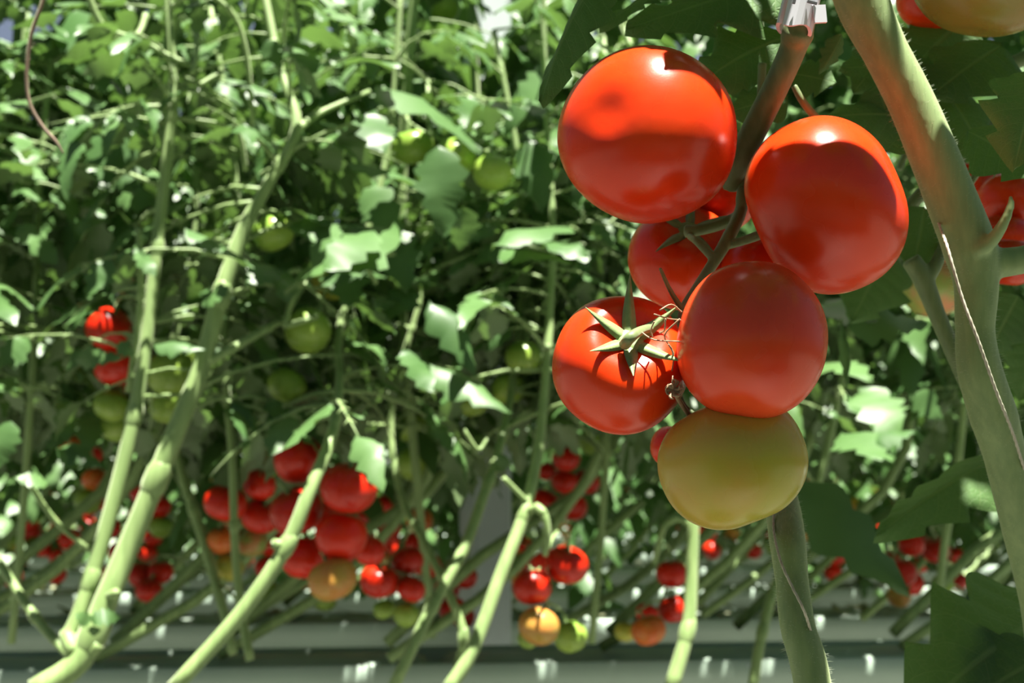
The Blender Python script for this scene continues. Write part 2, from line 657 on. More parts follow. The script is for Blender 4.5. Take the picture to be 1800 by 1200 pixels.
# compound leaves: four patterns of rachis + leaflet places
def leaf_pattern(seed):
    r = random.Random(seed)
    droop = r.uniform(0.25, 0.7)
    side = r.uniform(-0.2, 0.2)
    pt = lambda t: Vector((side * t * t, t, 0.12 * t - droop * t * t))
    mb = MB()
    ts = [0, 0.25, 0.5, 0.75, 0.9]
    tube(mb, [pt(t) for t in ts], [0.016, 0.012, 0.010, 0.007, 0.004], 5, 1)
    sub = []
    for t in (0.32, 0.55, 0.76):
        for s in (-1, 1):
            tt = t + r.uniform(-.04, .04)
            a = math.radians(r.uniform(48, 75)) * s
            tang = (pt(tt + .02) - pt(tt)).normalized()
            d = (Matrix.Rotation(-a, 4, 'Z') @ tang)
            d.z -= r.uniform(0.05, 0.55)
            Lf = r.uniform(0.26, 0.40) * (1.15 - 0.25 * t)
            p0 = pt(tt)
            tube(mb, [p0, p0 + d.normalized() * 0.05], [0.006, 0.004], 4, smooth=False)
            p0 = p0 + d.normalized() * 0.045
            sub.append((p0, p0 + d.normalized() * Lf, Vector((r.uniform(-.35, .35), r.uniform(-.3, .3), 1))))
        if r.random() < 0.7:
            tt = t + 0.1
            s = r.choice((-1, 1))
            d = Vector((s * 1.0, 0.4, -0.2)).normalized()
            sub.append((pt(tt), pt(tt) + d * r.uniform(.09, .15), Vector((r.uniform(-.3, .3), 0, 1))))
    tang = (pt(0.92) - pt(0.85)).normalized()
    sub.append((pt(0.88), pt(0.88) + tang * r.uniform(.34, .44), Vector((r.uniform(-.25, .25), .2, 1))))
    return mb, sub


PATS = []
for s in range(5):
    mb, sub = leaf_pattern(100 + s)
    PATS.append((mb.mesh('leaf', M['stem']), sub, mb))


def compound_leaf(parent, base, az, elev, L, roll=0.0, pat=None, prune=None):
    me, sub, _ = PATS[random.randrange(5)] if pat is None else PATS[pat]
    if prune:
        mt = Matrix.Translation(base) @ Matrix.Rotation(az, 4, 'Z') @ Matrix.Rotation(elev, 4, 'X') @ Matrix.Rotation(roll, 4, 'Y') @ Matrix.Scale(L, 4)
        sub = [x for x in sub if not any(prune(mt @ x[0].lerp(x[1], t), r * (x[1] - x[0]).length * L) for t, r in ((.15, .1), (.4, .22), (.7, .2), (1, .05)))]
        if len(sub) < 3:
            return None
    o = bpy.data.objects.new('leaf', me)
    COL.objects.link(o)
    o.parent = parent
    o.matrix_basis = (Matrix.Translation(base - parent.location) @ Matrix.Rotation(az, 4, 'Z') @ Matrix.Rotation(elev, 4, 'X')
                      @ Matrix.Rotation(roll, 4, 'Y') @ Matrix.Scale(L, 4))
    for p0, p1, n in sub:
        c = bpy.data.objects.new('leaflet', random.choice(BL))
        COL.objects.link(c)
        c.parent = o
        c.matrix_basis = leaf_frame(p0, p1, n, random.uniform(0.9, 1.2))
    return o


# ================================================================== SETTING
ROWA = math.radians(6.0)
RU = Vector((math.cos(ROWA), math.sin(ROWA), 0))          # along the rows
RN = Vector((-math.sin(ROWA), math.cos(ROWA), 0))         # away from the camera
GZ = CAM.z - 0.277                                        # gutter top


def row_pt(D, s, z):
    """point of the row whose centre line crosses the camera's axis at distance D"""
    return Vector((0, D, 0)) + RU * s + Vector((0, 0, z))


mb = MB()
g = 28
xs = np.linspace(-14, 14, g)
ys = np.linspace(-4, 24, g)
V = [(x, y, 0.012 * math.sin(3 * x + 1.7 * y) + 0.01 * math.sin(5.1 * y)) for y in ys for x in xs]
mb.add(V, [(j * g + i, j * g + i + 1, (j + 1) * g + i + 1, (j + 1) * g + i) for j in range(g - 1) for i in range(g - 1)])
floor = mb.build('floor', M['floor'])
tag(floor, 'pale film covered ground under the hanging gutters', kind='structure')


def gutter(D, s0, s1, label):
    root = empty('growing_gutter', row_pt(D, 0, GZ - 0.09))
    root.rotation_euler.z = ROWA
    tag(root, label, 'gutter', 'growing gutters below the plant rows')
    prof = [(-.105, .085), (-.11, .09), (-.118, .085), (-.112, .05), (-.085, .008), (-.05, 0), (.05, 0), (.085, .008), (.112, .05), (.118, .085), (.11, .09), (.105, .085),
            (.098, .052), (.07, .016), (-.07, .016), (-.098, .052)]
    mb = MB()
    n = len(prof)
    V = [(x, y, z) for x in (s0, s1) for (y, z) in prof]
    mb.add(V, [(i, (i + 1) % n, n + (i + 1) % n, n + i) for i in range(n)])
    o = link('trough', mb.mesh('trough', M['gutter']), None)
    o.parent = root
    L = 1.0
    k = math.ceil((s1 - s0) / 1.03)
    mbs = MB()
    sp = []
    for a in np.linspace(0, PI, 9):
        sp.append((0.088 * math.cos(a) * (1.0), 0.05 + 0.062 * math.sin(a) ** 0.6))
    sp += [(-.088, .03), (.088, .03)][::1]
    m = len(sp)
    V, Fc = [], []
    for q, (x, sc) in enumerate(((0, .88), (0.02, 1), (L - .02, 1), (L, .88))):
        V += [(x, y * sc, 0.03 + (z - 0.03) * sc) for y, z in sp]
        if q:
            Fc += [((q - 1) * m + i, (q - 1) * m + (i + 1) % m, q * m + (i + 1) % m, q * m + i) for i in range(m)]
    Fc += [tuple(range(m)), tuple(3 * m + i for i in range(m - 1, -1, -1))]
    mbs.add(V, Fc)
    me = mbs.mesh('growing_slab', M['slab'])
    for i in range(k):
        so = bpy.data.objects.new('growing_slab', me)
        COL.objects.link(so)
        so.parent = root
        so.location = (s0 + i * 1.03, 0, -0.02)
    # hangers that carry the trough
    mh = MB()
    tube(mh, [(0, -.115, .08), (0, -.06, -.02), (0, .06, -.02), (0, .115, .08)], [.004] * 4, 6, 3)
    tube(mh, [(0, 0, -.02), (0, 0, -(GZ - .09))], [.012, .012], 8, smooth=False)
    mhe = mh.mesh('leg', M['frame'])
    for x in np.arange(s0 + .6, s1, 2.0):
        h = bpy.data.objects.new('leg', mhe)
        COL.objects.link(h)
        h.parent = root
        h.location = (x, 0, 0)
    return root


ROWS = [2.16, 2.85, 3.75, 4.9, 6.2, 7.8, 9.8, 12.2]
NAMES = ['pale grey growing gutter nearest the camera, along the bottom edge', 'grey growing gutter just behind the nearest one',
         'third growing gutter from the camera, grey and blurred', 'fourth growing gutter from the camera behind the red trusses',
         'fifth growing gutter from the camera, thin and blurred', 'sixth growing gutter from the camera, far and thin',
         'seventh growing gutter from the camera, very far and thin', 'last growing gutter before the greenhouse end wall']
for D, nm in zip(ROWS, NAMES):
    gutter(D, -0.55 * D - 1.0, 0.62 * D + 1.0, nm)

# grey square post that carries the roof
pb = P(853, 1000, 2.55)
mb = MB()
for (a, z0, z1) in ((0.047, 0, 3.4), (0.075, 0, 0.02)):
    prof = [(a, a * .8), (a * .8, a), (-a * .8, a), (-a, a * .8), (-a, -a * .8), (-a * .8, -a), (a * .8, -a), (a, -a * .8)]
    V = [(x, y, z) for z in (z0, z1) for x, y in prof]
    mb.add(V, [(i, (i + 1) % 8, 8 + (i + 1) % 8, 8 + i) for i in range(8)] + [tuple(range(7, -1, -1)), tuple(range(8, 16))])
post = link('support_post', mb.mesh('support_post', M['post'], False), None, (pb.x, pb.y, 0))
post.rotation_euler.z = ROWA + 0.35
tag(post, 'square grey steel post rising between the rows behind the red trusses', kind='structure')

# end wall of the greenhouse: glass between aluminium bars
wy = 17.0
wall = empty('wall_back', (0, wy, 0))
tag(wall, 'far glazed end wall of the greenhouse', kind='structure')
mg = MB()
box(mg, (-.97, -.004, .02), (.97, .004, 2.46))
gm = mg.mesh('pane', M['glass'], False)
mbar = MB()
box(mbar, (-.03, -.04, 0), (.03, .04, 5))
bm_ = mbar.mesh('bar', M['frame'], False)
mrail = MB()
box(mrail, (-14, -.03, -.025), (14, .03, .025))
rm_ = mrail.mesh('rail', M['frame'], False)
for i in range(14):
    x = -13 + 2 * i
    for z in (0, 2.5):
        o = link('pane', gm)
        o.parent = wall
        o.location = (x, 0, z)
    o = link('bar', bm_)
    o.parent = wall
    o.location = (x - 1, 0, 0)
for z in (0.0, 2.48, 4.98):
    o = link('rail', rm_)
    o.parent = wall
    o.location = (0, 0, z)

# ================================================================== ROW BEHIND: plants with explicit stems
LEAFJOBS, FEAT = [], []


def mid_plant(label, paths, leaves=24, ext=True, group='tomato plants of the first row behind', low=780, lean=None, top=2.35, Lr=(0.15, 0.25), xtra=0):
    """paths: list of [(px,py,d,width_px)...], the first is the main stem from top to bottom"""
    p = [P(a, b, d) for a, b, d, w in paths[0]]
    root = empty('tomato_plant', p[-1])
    tag(root, label, 'plant', group)
    for k, path in enumerate(paths):
        pts = [P(a, b, d) for a, b, d, w in path]
        rad = [w * d / F / 2 for a, b, d, w in path]
        if k == 0 and ext:
            tp = pts[0]
            ln = lean if lean is not None else random.uniform(-.25, .25)
            up = []
            z = tp.z + 0.25
            while z < top:
                q = z - tp.z
                up.append(Vector((tp.x + ln * q + 0.04 * math.sin(5 * z), tp.y + 0.03 * math.sin(4 * z), z)))
                z += 0.3
            pts = up[::-1] + pts
            rad = [max(rad[0] * 0.8, 0.004)] * len(up) + rad
        m = MB()
        pp, rr = tube(m, pts, rad, 8, 4)
        pr = [Vector(q) - CAM for q in pp]
        FEAT.extend((900 + F * q.dot(RGT) / q.dot(FWD), 600 - F * q.dot(UPV) / q.dot(FWD), rad[-1] * F / 1.5 * .6, q.dot(FWD)) for q in pr)
        # swollen nodes
        for q in range(6, len(pp) - 4, 9):
            t = pp[q + 1] - pp[q]
            t = t / (np.linalg.norm(t) + 1e-9) * rr[q] * 1.2
            tube(m, [pp[q] - t * 1.6, pp[q] - t * .6, pp[q] + t * .6, pp[q] + t * 1.6], [rr[q] * .9, rr[q] * 1.22, rr[q] * 1.22, rr[q] * .9], 8, 2)
        m.build('main_stem' if k == 0 else 'side_stem', M['stem'], root, origin=p[-1])
        if k == 0:
            spine = pp
    LEAFJOBS.append((root, spine, int(leaves * 2.0), low, Lr))
    for a_, b_, d_, w_ in (q for path in paths for q in path):
        FEAT.append((a_, b_, w_ * .7, d_))
    return root


STEMS = {}
STEMS['S1'] = mid_plant('tall vine with thick pale stem leaning down to the bottom left corner', [
    [(455, -60, 1.62, 13), (475, 40, 1.6, 14), (492, 120, 1.58, 15), (522, 222, 1.55, 19), (478, 312, 1.53, 19), (430, 400, 1.52, 26), (388, 520, 1.50, 30), (352, 650, 1.48, 33),
     (292, 800, 1.46, 36), (226, 960, 1.44, 38), (186, 1056, 1.42, 42), (140, 1160, 1.40, 44), (60, 1215, 1.38, 44)],
    [(522, 228, 1.55, 16), (560, 200, 1.58, 12), (650, 160, 1.62, 8)],
    [(360, 640, 1.48, 20), (430, 600, 1.5, 15), (500, 560, 1.55, 12), (505, 560, 1.56, 10)],
    [(186, 1050, 1.42, 18), (205, 1040, 1.40, 14)]], leaves=22)
STEMS['S2'] = mid_plant('slim vine with straight green stem left of the thick leaning stem', [
    [(305, 150, 1.56, 14), (298, 235, 1.55, 19), (288, 330, 1.54, 20), (272, 470, 1.52, 21), (257, 600, 1.50, 23), (236, 730, 1.48, 25), (205, 860, 1.46, 26), (168, 990, 1.44, 27),
     (136, 1085, 1.42, 27), (122, 1115, 1.41, 25), (128, 1138, 1.40, 24), (150, 1150, 1.40, 24), (175, 1130, 1.40, 24)],
    [(243, 400, 1.5, 10), (248, 480, 1.5, 11), (244, 560, 1.5, 11), (226, 690, 1.49, 12)]], leaves=20)
STEMS['S4'] = mid_plant('vine whose dark green stem crosses in front of the big red cluster', [
    [(600, 560, 1.62, 14), (598, 660, 1.55, 16), (585, 760, 1.45, 20), (545, 860, 1.40, 24), (503, 960, 1.38, 26), (425, 1075, 1.36, 27), (300, 1215, 1.33, 28)],
    [(503, 958, 1.38, 18), (480, 955, 1.37, 18)]], leaves=18)
STEMS['S5'] = mid_plant('thin upright vine between the two red clusters on the left', [
    [(395, 600, 1.75, 12), (408, 800, 1.72, 14), (413, 960, 1.7, 15), (425, 1075, 1.68, 16), (440, 1160, 1.66, 16)]], leaves=14)
STEMS['S6'] = mid_plant('vine with dark stem passing left of the grey post', [
    [(905, 640, 1.75, 14), (880, 780, 1.66, 16), (850, 870, 1.6, 19), (815, 965, 1.56, 20), (760, 1065, 1.52, 21), (690, 1210, 1.48, 22)]], leaves=18)
STEMS['S7'] = mid_plant('vine with sunlit pale stem right of the grey post', [
    [(972, 400, 1.68, 13), (968, 520, 1.65, 14), (960, 650, 1.62, 16), (946, 790, 1.58, 19), (922, 900, 1.54, 22), (880, 1010, 1.50, 24), (832, 1140, 1.46, 25), (785, 1215, 1.44, 27)],
    [(918, 905, 1.54, 14), (940, 893, 1.53, 14), (957, 905, 1.52, 14), (962, 945, 1.52, 13), (958, 975, 1.53, 10)]], leaves=20)
STEMS['S8'] = mid_plant('vine with pale upright stem below the yellow green tomato', [
    [(1240, 600, 1.8, 14), (1225, 800, 1.75, 17), (1219, 920, 1.72, 21), (1215, 1030, 1.7, 23), (1208, 1110, 1.68, 25), (1178, 1215, 1.65, 28)],
    [(1219, 930, 1.72, 12), (1195, 912, 1.72, 12), (1168, 925, 1.72, 12), (1150, 990, 1.73, 10)]], leaves=18)
STEMS['S9'] = mid_plant('vine with bare stem slanting in from the left edge', [
    [(-120, 800, 1.6, 14), (-60, 900, 1.56, 15), (0, 990, 1.53, 16), (62, 1085, 1.5, 17), (140, 1170, 1.46, 18)]], leaves=16)
STEMS['S11'] = mid_plant('thin vine behind the thick leaning stem, bent to the right', [
    [(300, 640, 1.95, 14), (312, 800, 1.9, 15), (352, 930, 1.86, 19), (392, 1070, 1.8, 16), (410, 1150, 1.78, 16)]], leaves=16)
STEMS['S12'] = mid_plant('thin dark vine meeting the stems in front of the post foot', [
    [(690, 700, 1.85, 12), (702, 860, 1.8, 13), (742, 945, 1.75, 15), (792, 1050, 1.7, 16), (815, 1120, 1.68, 18), (800, 1190, 1.66, 18)]], leaves=16)
STEMS['S13'] = mid_plant('vine with dull green upright stem at the top centre', [
    [(730, -40, 2.0, 20), (722, 60, 2.0, 21), (713, 180, 2.0, 21), (705, 400, 1.98, 20), (720, 700, 1.98, 16), (760, 1120, 2.0, 15)]], leaves=20)
STEMS['S15'] = mid_plant('vine with pale stem right of the big fuzzy lower stem', [
    [(1500, 500, 2.0, 12), (1460, 760, 1.98, 14), (1420, 900, 1.96, 15), (1370, 1010, 1.93, 17), (1340, 1110, 1.9, 18), (1322, 1215, 1.88, 20)]], leaves=20)
STEMS['S16'] = mid_plant('vine behind the main stem at the right edge', [
    [(1700, 400, 2.0, 12), (1690, 760, 2.0, 13), (1660, 960, 2.0, 14), (1640, 1140, 2.0, 15)]], leaves=20)
STEMS['S17'] = mid_plant('vine at the far left edge with hidden stem', [
    [(70, 300, 1.85, 12), (60, 600, 1.85, 13), (40, 900, 1.85, 13), (20, 1130, 1.85, 14)]], leaves=22)
STEMS['S18'] = mid_plant('vine behind the left side of the near fruit cluster', [
    [(1080, 300, 1.95, 12), (1075, 600, 1.95, 13), (1060, 900, 1.95, 13), (1040, 1130, 1.95, 14)]], leaves=20)

# other bare stems and shoots
for path, w, owner in (
        ([(150, -20), (178, 42), (215, 62), (240, 66), (290, 95), (335, 115)], 12, 'S2'),
        ([(240, 66), (250, 48), (256, 25)], 12, 'S2'),
        ([(338, 130), (345, 95), (348, 60)], 10, 'S2'),
        ([(350, 150), (370, 138), (392, 126)], 9, 'S2'),
        ([(365, -15), (412, 28), (432, 90), (440, 160), (444, 220)], 10, 'S1'),
        ([(410, 210), (425, 250), (432, 300)], 9, 'S1'),
        ([(50, 848), (100, 918), (165, 972)], 10, 'S2'),
        ([(640, 450), (660, 448), (695, 446)], 9, 'S4'),
        ([(636, 448), (645, 470), (662, 498)], 9, 'S4'),
        ([(500, 575), (512, 530), (530, 495)], 10, 'S1'),
        ([(500, 573), (530, 565), (558, 556)], 11, 'S1'),
        ([(506, 510), (503, 490), (510, 478), (528, 474)], 9, 'S1'),
        ([(815, 755), (840, 790), (858, 770)], 8, 'S6'),
        ([(885, 840), (905, 860), (925, 880)], 10, 'S7')):
    m = MB()
    d0 = 1.52
    tube(m, [P(a, b, d0 + 0.01 * i) for i, (a, b) in enumerate(path)], [w * d0 / F / 2 * (1 - .04 * i) for i in range(len(path))], 7, 4)
    m.build('side_stem', M['stem'], STEMS[owner], origin=STEMS[owner].location.copy())


# leaves that can be picked out one by one: base px, tip px, depths, facing (0 lies flat, 1 faces the camera), width factor, blade, owner
def mid_leaf(b, t_, db, dt, face, ws, k, owner, roll=0.0):
    p0, p1 = P(b[0], b[1], db), P(t_[0], t_[1], dt)
    for t in (.1, .35, .6, .85):
        FEAT.append((b[0] + (t_[0] - b[0]) * t, b[1] + (t_[1] - b[1]) * t, 8, db))
    n = Vector((roll, 0, 1)) * (1 - face) - FWD * face + Vector((0, 0, 0.05))
    single_leaf(STEMS[owner], p0, p1, n, BL[k], ws)


for a in (
        ((690, 400), (505, 450), 1.50, 1.40, .35, 1.3, 3, 'S4'), ((660, 405), (560, 455), 1.46, 1.40, .5, 1.3, 1, 'S4'), ((600, 395), (700, 405), 1.5, 1.5, .12, 1.0, 2, 'S4'),
        ((1005, 400), (880, 378), 1.6, 1.5, .3, 1.0, 0, 'S7'), ((930, 425), (1030, 410), 1.55, 1.5, .35, 1.1, 3, 'S7'), ((880, 440), (1000, 425), 1.6, 1.5, .2, .9, 4, 'S7'),
        ((612, 285), (738, 296), 1.5, 1.48, .2, 0.9, 4, 'S13'), ((660, 150), (862, 196), 1.55, 1.5, .3, 1.0, 0, 'S13'), ((590, 110), (695, 92), 1.55, 1.5, .25, 1.3, 1, 'S1'),
        ((505, 80), (565, 95), 1.5, 1.46, .4, 1.5, 3, 'S1'), ((470, 70), (490, 120), 1.5, 1.5, .7, 1.4, 1, 'S1'), ((640, 205), (690, 235), 1.5, 1.45, .35, 1.4, 3, 'S1'),
        ((772, 255), (770, 410), 1.45, 1.42, .95, 1.0, 1, 'S13'), ((815, 365), (815, 440), 1.5, 1.5, .8, 1.3, 3, 'S13'), ((755, 530), (842, 622), 1.5, 1.45, .55, 1.0, 2, 'S7'),
        ((705, 620), (775, 660), 1.45, 1.42, .3, 1.3, 3, 'S12'), ((755, 640), (898, 702), 1.45, 1.4, .45, 1.0, 4, 'S12'), ((485, 468), (430, 482), 1.5, 1.46, .6, 1.9, 1, 'S1'),
        ((270, 605), (356, 602), 1.45, 1.44, .5, 1.1, 4, 'S2'), ((325, 402), (452, 442), 1.48, 1.46, .15, .8, 4, 'S1'), ((600, 460), (605, 530), 1.55, 1.5, .9, 1.6, 1, 'S4'),
        ((680, 400), (720, 480), 1.62, 1.55, .6, 1.2, 0, 'S4'), ((560, 250), (620, 200), 1.6, 1.55, .4, 1.1, 2, 'S1'), ((640, 330), (700, 400), 1.6, 1.55, .8, 1.2, 0, 'S13'),
        ((480, 165), (400, 120), 1.55, 1.55, .3, .9, 4, 'S1'), ((350, 160), (280, 150), 1.55, 1.5, .25, .9, 5, 'S2'), ((270, 350), (190, 340), 1.7, 1.7, .7, 1.3, 0, 'S2'),
        ((160, 240), (220, 330), 1.65, 1.6, .8, 1.3, 1, 'S17'), ((30, 400), (110, 440), 1.6, 1.6, .5, 1.1, 3, 'S17'), ((130, 400), (190, 380), 1.6, 1.6, .5, 1.3, 1, 'S17'),
        ((130, 630), (205, 630), 1.5, 1.48, .9, .8, 1, 'S2'), ((205, 610), (232, 615), 1.47, 1.46, .9, 1.5, 3, 'S2'), ((360, 540), (385, 495), 1.46, 1.45, .5, 1.5, 3, 'S1'),
        ((230, 440), (280, 465), 1.46, 1.45, .4, 1.2, 3, 'S2'), ((160, 1090), (205, 1075), 1.36, 1.36, .7, 1.2, 3, 'S1'), ((165, 1100), (165, 1120), 1.36, 1.36, .8, 2.0, 3, 'S1'),
        ((160, 1092), (128, 1082), 1.36, 1.36, .8, 1.4, 3, 'S1'), ((690, 520), (655, 530), 1.6, 1.55, .5, 1.4, 1, 'S4'), ((720, 505), (690, 545), 1.6, 1.55, .6, 1.3, 3, 'S4'),
        ((700, 490), (780, 480), 1.6, 1.6, .3, 1.0, 0, 'S13'), ((100, 790), (170, 800), 1.5, 1.48, .6, 1.0, 0, 'S2'), ((20, 740), (-20, 820), 1.4, 1.38, .9, 1.2, 1, 'S9'),
        ((140, 820), (105, 790), 1.5, 1.48, .6, 1.2, 3, 'S9'), ((85, 850), (30, 830), 1.5, 1.48, .5, 1.2, 1, 'S9'), ((1380, 850), (1612, 1005), 1.2, 1.12, .75, .85, 0, 'S15'),
        ((1510, 690), (1590, 720), 1.7, 1.6, .6, 1.3, 3, 'S16'), ((1610, 690), (1660, 740), 1.6, 1.6, .7, 1.4, 1, 'S16'), ((1490, 570), (1640, 560), 1.1, 1.1, .6, 1.0, 1, 'S16'),
        ((1450, 540), (1540, 500), 1.2, 1.1, .5, 1.2, 3, 'S15'), ((1440, 640), (1530, 620), 1.5, 1.4, .4, 1.2, 0, 'S15'), ((1540, 780), (1600, 740), 1.5, 1.5, .4, 1.2, 0, 'S15'),
        ((1480, 760), (1560, 800), 1.6, 1.5, .5, 1.2, 1, 'S15'), ((930, 245), (960, 350), 1.7, 1.65, .8, 1.1, 0, 'S18'), ((1000, 120), (880, 170), 1.75, 1.7, .5, 1.2, 5, 'S18'),
        ((1030, 70), (1130, 90), 1.3, 1.3, .35, 1.4, 3, 'S18'), ((890, 800), (870, 830), 1.6, 1.6, .7, 1.6, 3, 'S6'), ((930, 240), (1000, 250), 1.6, 1.6, .3, 1.2, 3, 'S18')):
    mid_leaf(*a)


# ------------------------------------------------------------------ fruit of the row behind
def truss(owner, start, fruits, w=7):
    """a fruit stalk from a stem past its fruits; fruits: (calyx point, centre, R)"""
    root = STEMS[owner]
    m = MB()
    a = P(*start)
    fs = sorted(fruits, key=lambda f: -f[1].z)
    pts = [a]
    c = sum((f[1] for f in fs), Vector()) / len(fs)
    top = fs[0][0] + Vector((0, 0.01, fs[0][2] * 0.5))
    pts.append(a.lerp(top, .5) + Vector((0, 0, .02)))
    pts.append(top)
    for f in fs[1:]:
        q = f[0].lerp(c, .35) + Vector((0, 0.01, f[2] * .4))
        if q.z < pts[-1].z - 0.01:
            pts.append(q)
    rr = w * start[2] / F / 2
    tube(m, pts, [rr * (1 - .45 * i / len(pts)) for i in range(len(pts))], 6, 3)
    for f in fs:
        near = min(pts[1:], key=lambda q: (q - f[0]).length)
        mid = near.lerp(f[0], .5) + Vector((0, 0, f[2] * .25))
        if (near - f[0]).length > 1e-4:
            tube(m, [near, mid, f[0]], [rr * .6, rr * .55, rr * .6], 5, 3)
    m.build('truss_stem', M['stem'], root, origin=root.location.copy())


def cluster(owner, start, group, items):
    fr = []
    for it in items:
        px, py, r, key, label = it[:5]
        d = it[5] if len(it) > 5 else None
        o, cp, c, R = small_tomato(px, py, r, key, label, d, group=group)
        fr.append((cp, c, R))
    truss(owner, start, fr)


cluster('S4', (592, 735, 1.47), 'big red cluster behind the crossing stem', [
    (526, 808, 44, 'R', 'topmost red tomato of the big red cluster', 1.58), (613, 857, 49, 'R', 'largest red tomato of the big cluster, sun streak on its face', 1.50),
    (521, 897, 46, 'R', 'red tomato half hidden behind the crossing stem', 1.55), (600, 941, 45, 'R', 'red tomato just above the amber one in the big cluster', 1.52),
    (536, 980, 42, 'R', 'red tomato left of the amber one, low in the big cluster', 1.58), (585, 1018, 42, 'Y', 'amber turning tomato at the bottom of the big red cluster', 1.50),
    (650, 968, 27, 'R', 'small dark red tomato at the right edge of the big cluster', 1.66), (572, 905, 30, 'R', 'red tomato deep between the large ones of the big cluster', 1.66)])
cluster('S5', (408, 800, 1.72), 'red and orange cluster on the thin upright vine', [
    (396, 884, 36, 'R', 'red tomato cut by the thin upright stem, upper left of its cluster', 1.78), (456, 852, 29, 'R', 'dark red tomato at the upper right of the thin vine cluster', 1.84),
    (457, 908, 32, 'R', 'dark red tomato below the upper right one on the thin vine', 1.84), (388, 950, 25, 'O', 'bright orange tomato low on the thin upright vine', 1.86),
    (440, 952, 29, 'GB', 'blushing tomato behind the thin upright stem', 1.92), (403, 998, 25, 'YG', 'yellow green tomato at the bottom of the thin vine cluster', 1.86)])
cluster('S12', (735, 930, 1.77), 'cluster between the big red cluster and the post', [
    (665, 1020, 33, 'R', 'red tomato on the left of the small cluster beside the post', 1.85), (716, 986, 28, 'R', 'dark red tomato on top of the small cluster beside the post', 1.9),
    (723, 1035, 25, 'R', 'shiny red tomato on the right of the small cluster beside the post', 1.86), (675, 1070, 19, 'G', 'small green tomato, left one under the small cluster', 1.92),
    (714, 1080, 22, 'G', 'bright green tomato, right one under the small cluster', 1.88)])
cluster('S6', (822, 950, 1.58), 'dark red tomatoes in front of the post', [
    (815, 1012, 24, 'R', 'dark red tomato with calyx in front of the post', 2.1), (786, 1035, 22, 'R', 'dark red tomato behind the crossing stems by the post', 2.2),
    (796, 1072, 24, 'R', 'long dark red tomato low in front of the post', 2.1), (815, 1085, 20, 'R', 'lowest dark red tomato in front of the post', 2.15)])
cluster('S7', (958, 975, 1.53), 'cluster right of the post', [
    (996, 992, 37, 'R', 'glossy red tomato with bright patch under the hooked stalk', 1.62), (936, 1032, 34, 'R', 'red tomato directly above the amber one right of the post', 1.6),
    (962, 990, 26, 'R', 'red tomato behind the glossy one under the hooked stalk', 1.7), (947, 1100, 36, 'Y', 'amber tomato low down beside a green one right of the post', 1.58),
    (1003, 1118, 29, 'G', 'mid green tomato beside the amber one right of the post', 1.66), (928, 1122, 18, 'G', 'little green tomato peeping from behind the amber one', 1.75)])
cluster('S18', (1066, 800, 1.95), 'red tomatoes under the left near fruit', [
    (996, 805, 24, 'R', 'bright red tomato on top of the cluster under the near fruit', 2.15), (963, 828, 18, 'R', 'small red tomato left of the top one, by the pale stem', 2.3),
    (992, 846, 22, 'R', 'red tomato with white glint in the middle of that upper cluster', 2.2), (1031, 846, 24, 'R', 'dark red tomato on the right of the upper cluster', 2.25),
    (1005, 890, 27, 'R', 'dark red tomato at the bottom of the upper cluster', 2.25), (958, 880, 23, 'R', 'dark red tomato just right of the pale bright stem', 2.3)])
cluster('S8', (1152, 985, 1.73), 'cluster left of the pale upright stem', [
    (1181, 1008, 27, 'R', 'red tomato upper one left of the pale upright stem', 1.88), (1184, 1070, 26, 'R', 'shiny red tomato touching the pale upright stem', 1.84),
    (1140, 1107, 30, 'O', 'orange tomato with bright glint beside a yellow one', 1.8), (1099, 1110, 19, 'YG', 'small yellow tomato left of the orange one', 1.86),
    (1138, 1078, 20, 'R', 'dark red tomato hidden above the orange one', 1.98)])
cluster('S2', (255, 560, 1.52), 'tomatoes behind the slim stem on the left', [
    (191, 577, 39, 'R', 'dark red tomato at the top left, left of the slim stem', 1.72), (206, 640, 40, 'R', 'red tomato behind the small leaf, second from the top left', 1.74),
    (232, 660, 30, 'R', 'red tomato half hidden behind the slim stem', 1.8), (196, 712, 31, 'G', 'pale green tomato under the two left red ones', 1.74),
    (205, 748, 29, 'G', 'lowest pale green tomato under the two left red ones', 1.8)])
cluster('S11', (302, 620, 1.94), 'green tomatoes behind the thick leaning stem', [
    (306, 656, 46, 'G', 'large pale green tomato between the slim and the thick stem', 1.62), (295, 716, 32, 'G', 'green tomato below the large pale green one', 1.72)])
cluster('S1', (430, 395, 1.52), 'green tomato by the bent vine', [(480, 409, 36, 'G', 'green tomato with glint above the big pale leaf', 1.6)])
cluster('S1', (500, 562, 1.55), 'green tomatoes below the big pale leaf', [
    (541, 581, 41, 'G', 'dull green tomato hanging under a short cut stalk', 1.58), (505, 677, 34, 'G', 'round green tomato with white glint left of centre', 1.6),
    (585, 492, 36, 'YG', 'yellowish tomato hidden behind a grey green leaf', 1.68)])
cluster('S13', (713, 190, 2.0), 'green tomatoes in the upper middle', [
    (866, 303, 34, 'G', 'bright green tomato, rightmost of three in the upper middle', 1.62), (800, 278, 36, 'G', 'green tomato, middle one of three in the upper middle', 1.66),
    (725, 258, 36, 'G', 'green tomato under a leaf, first of three in the upper middle', 1.7)])
cluster('S7', (958, 640, 1.62), 'bright green tomatoes left of the near fruit', [
    (921, 628, 32, 'G', 'sunlit pale green tomato, top one of the trio left of the near fruit', 1.7), (893, 683, 30, 'G', 'green tomato behind a leaf, middle of the trio', 1.76),
    (831, 706, 28, 'G', 'sunlit yellow green tomato, lowest of the trio', 1.74)])
cluster('S13', (708, 560, 1.98), 'pale tomatoes in the shade of the middle', [
    (722, 748, 32, 'G', 'shaded pale green tomato in the middle of the foliage', 2.1), (733, 812, 36, 'G', 'shaded green tomato above the orange far ones', 2.1),
    (727, 722, 14, 'R', 'red fleck of a tomato in the shaded middle foliage', 2.2)])
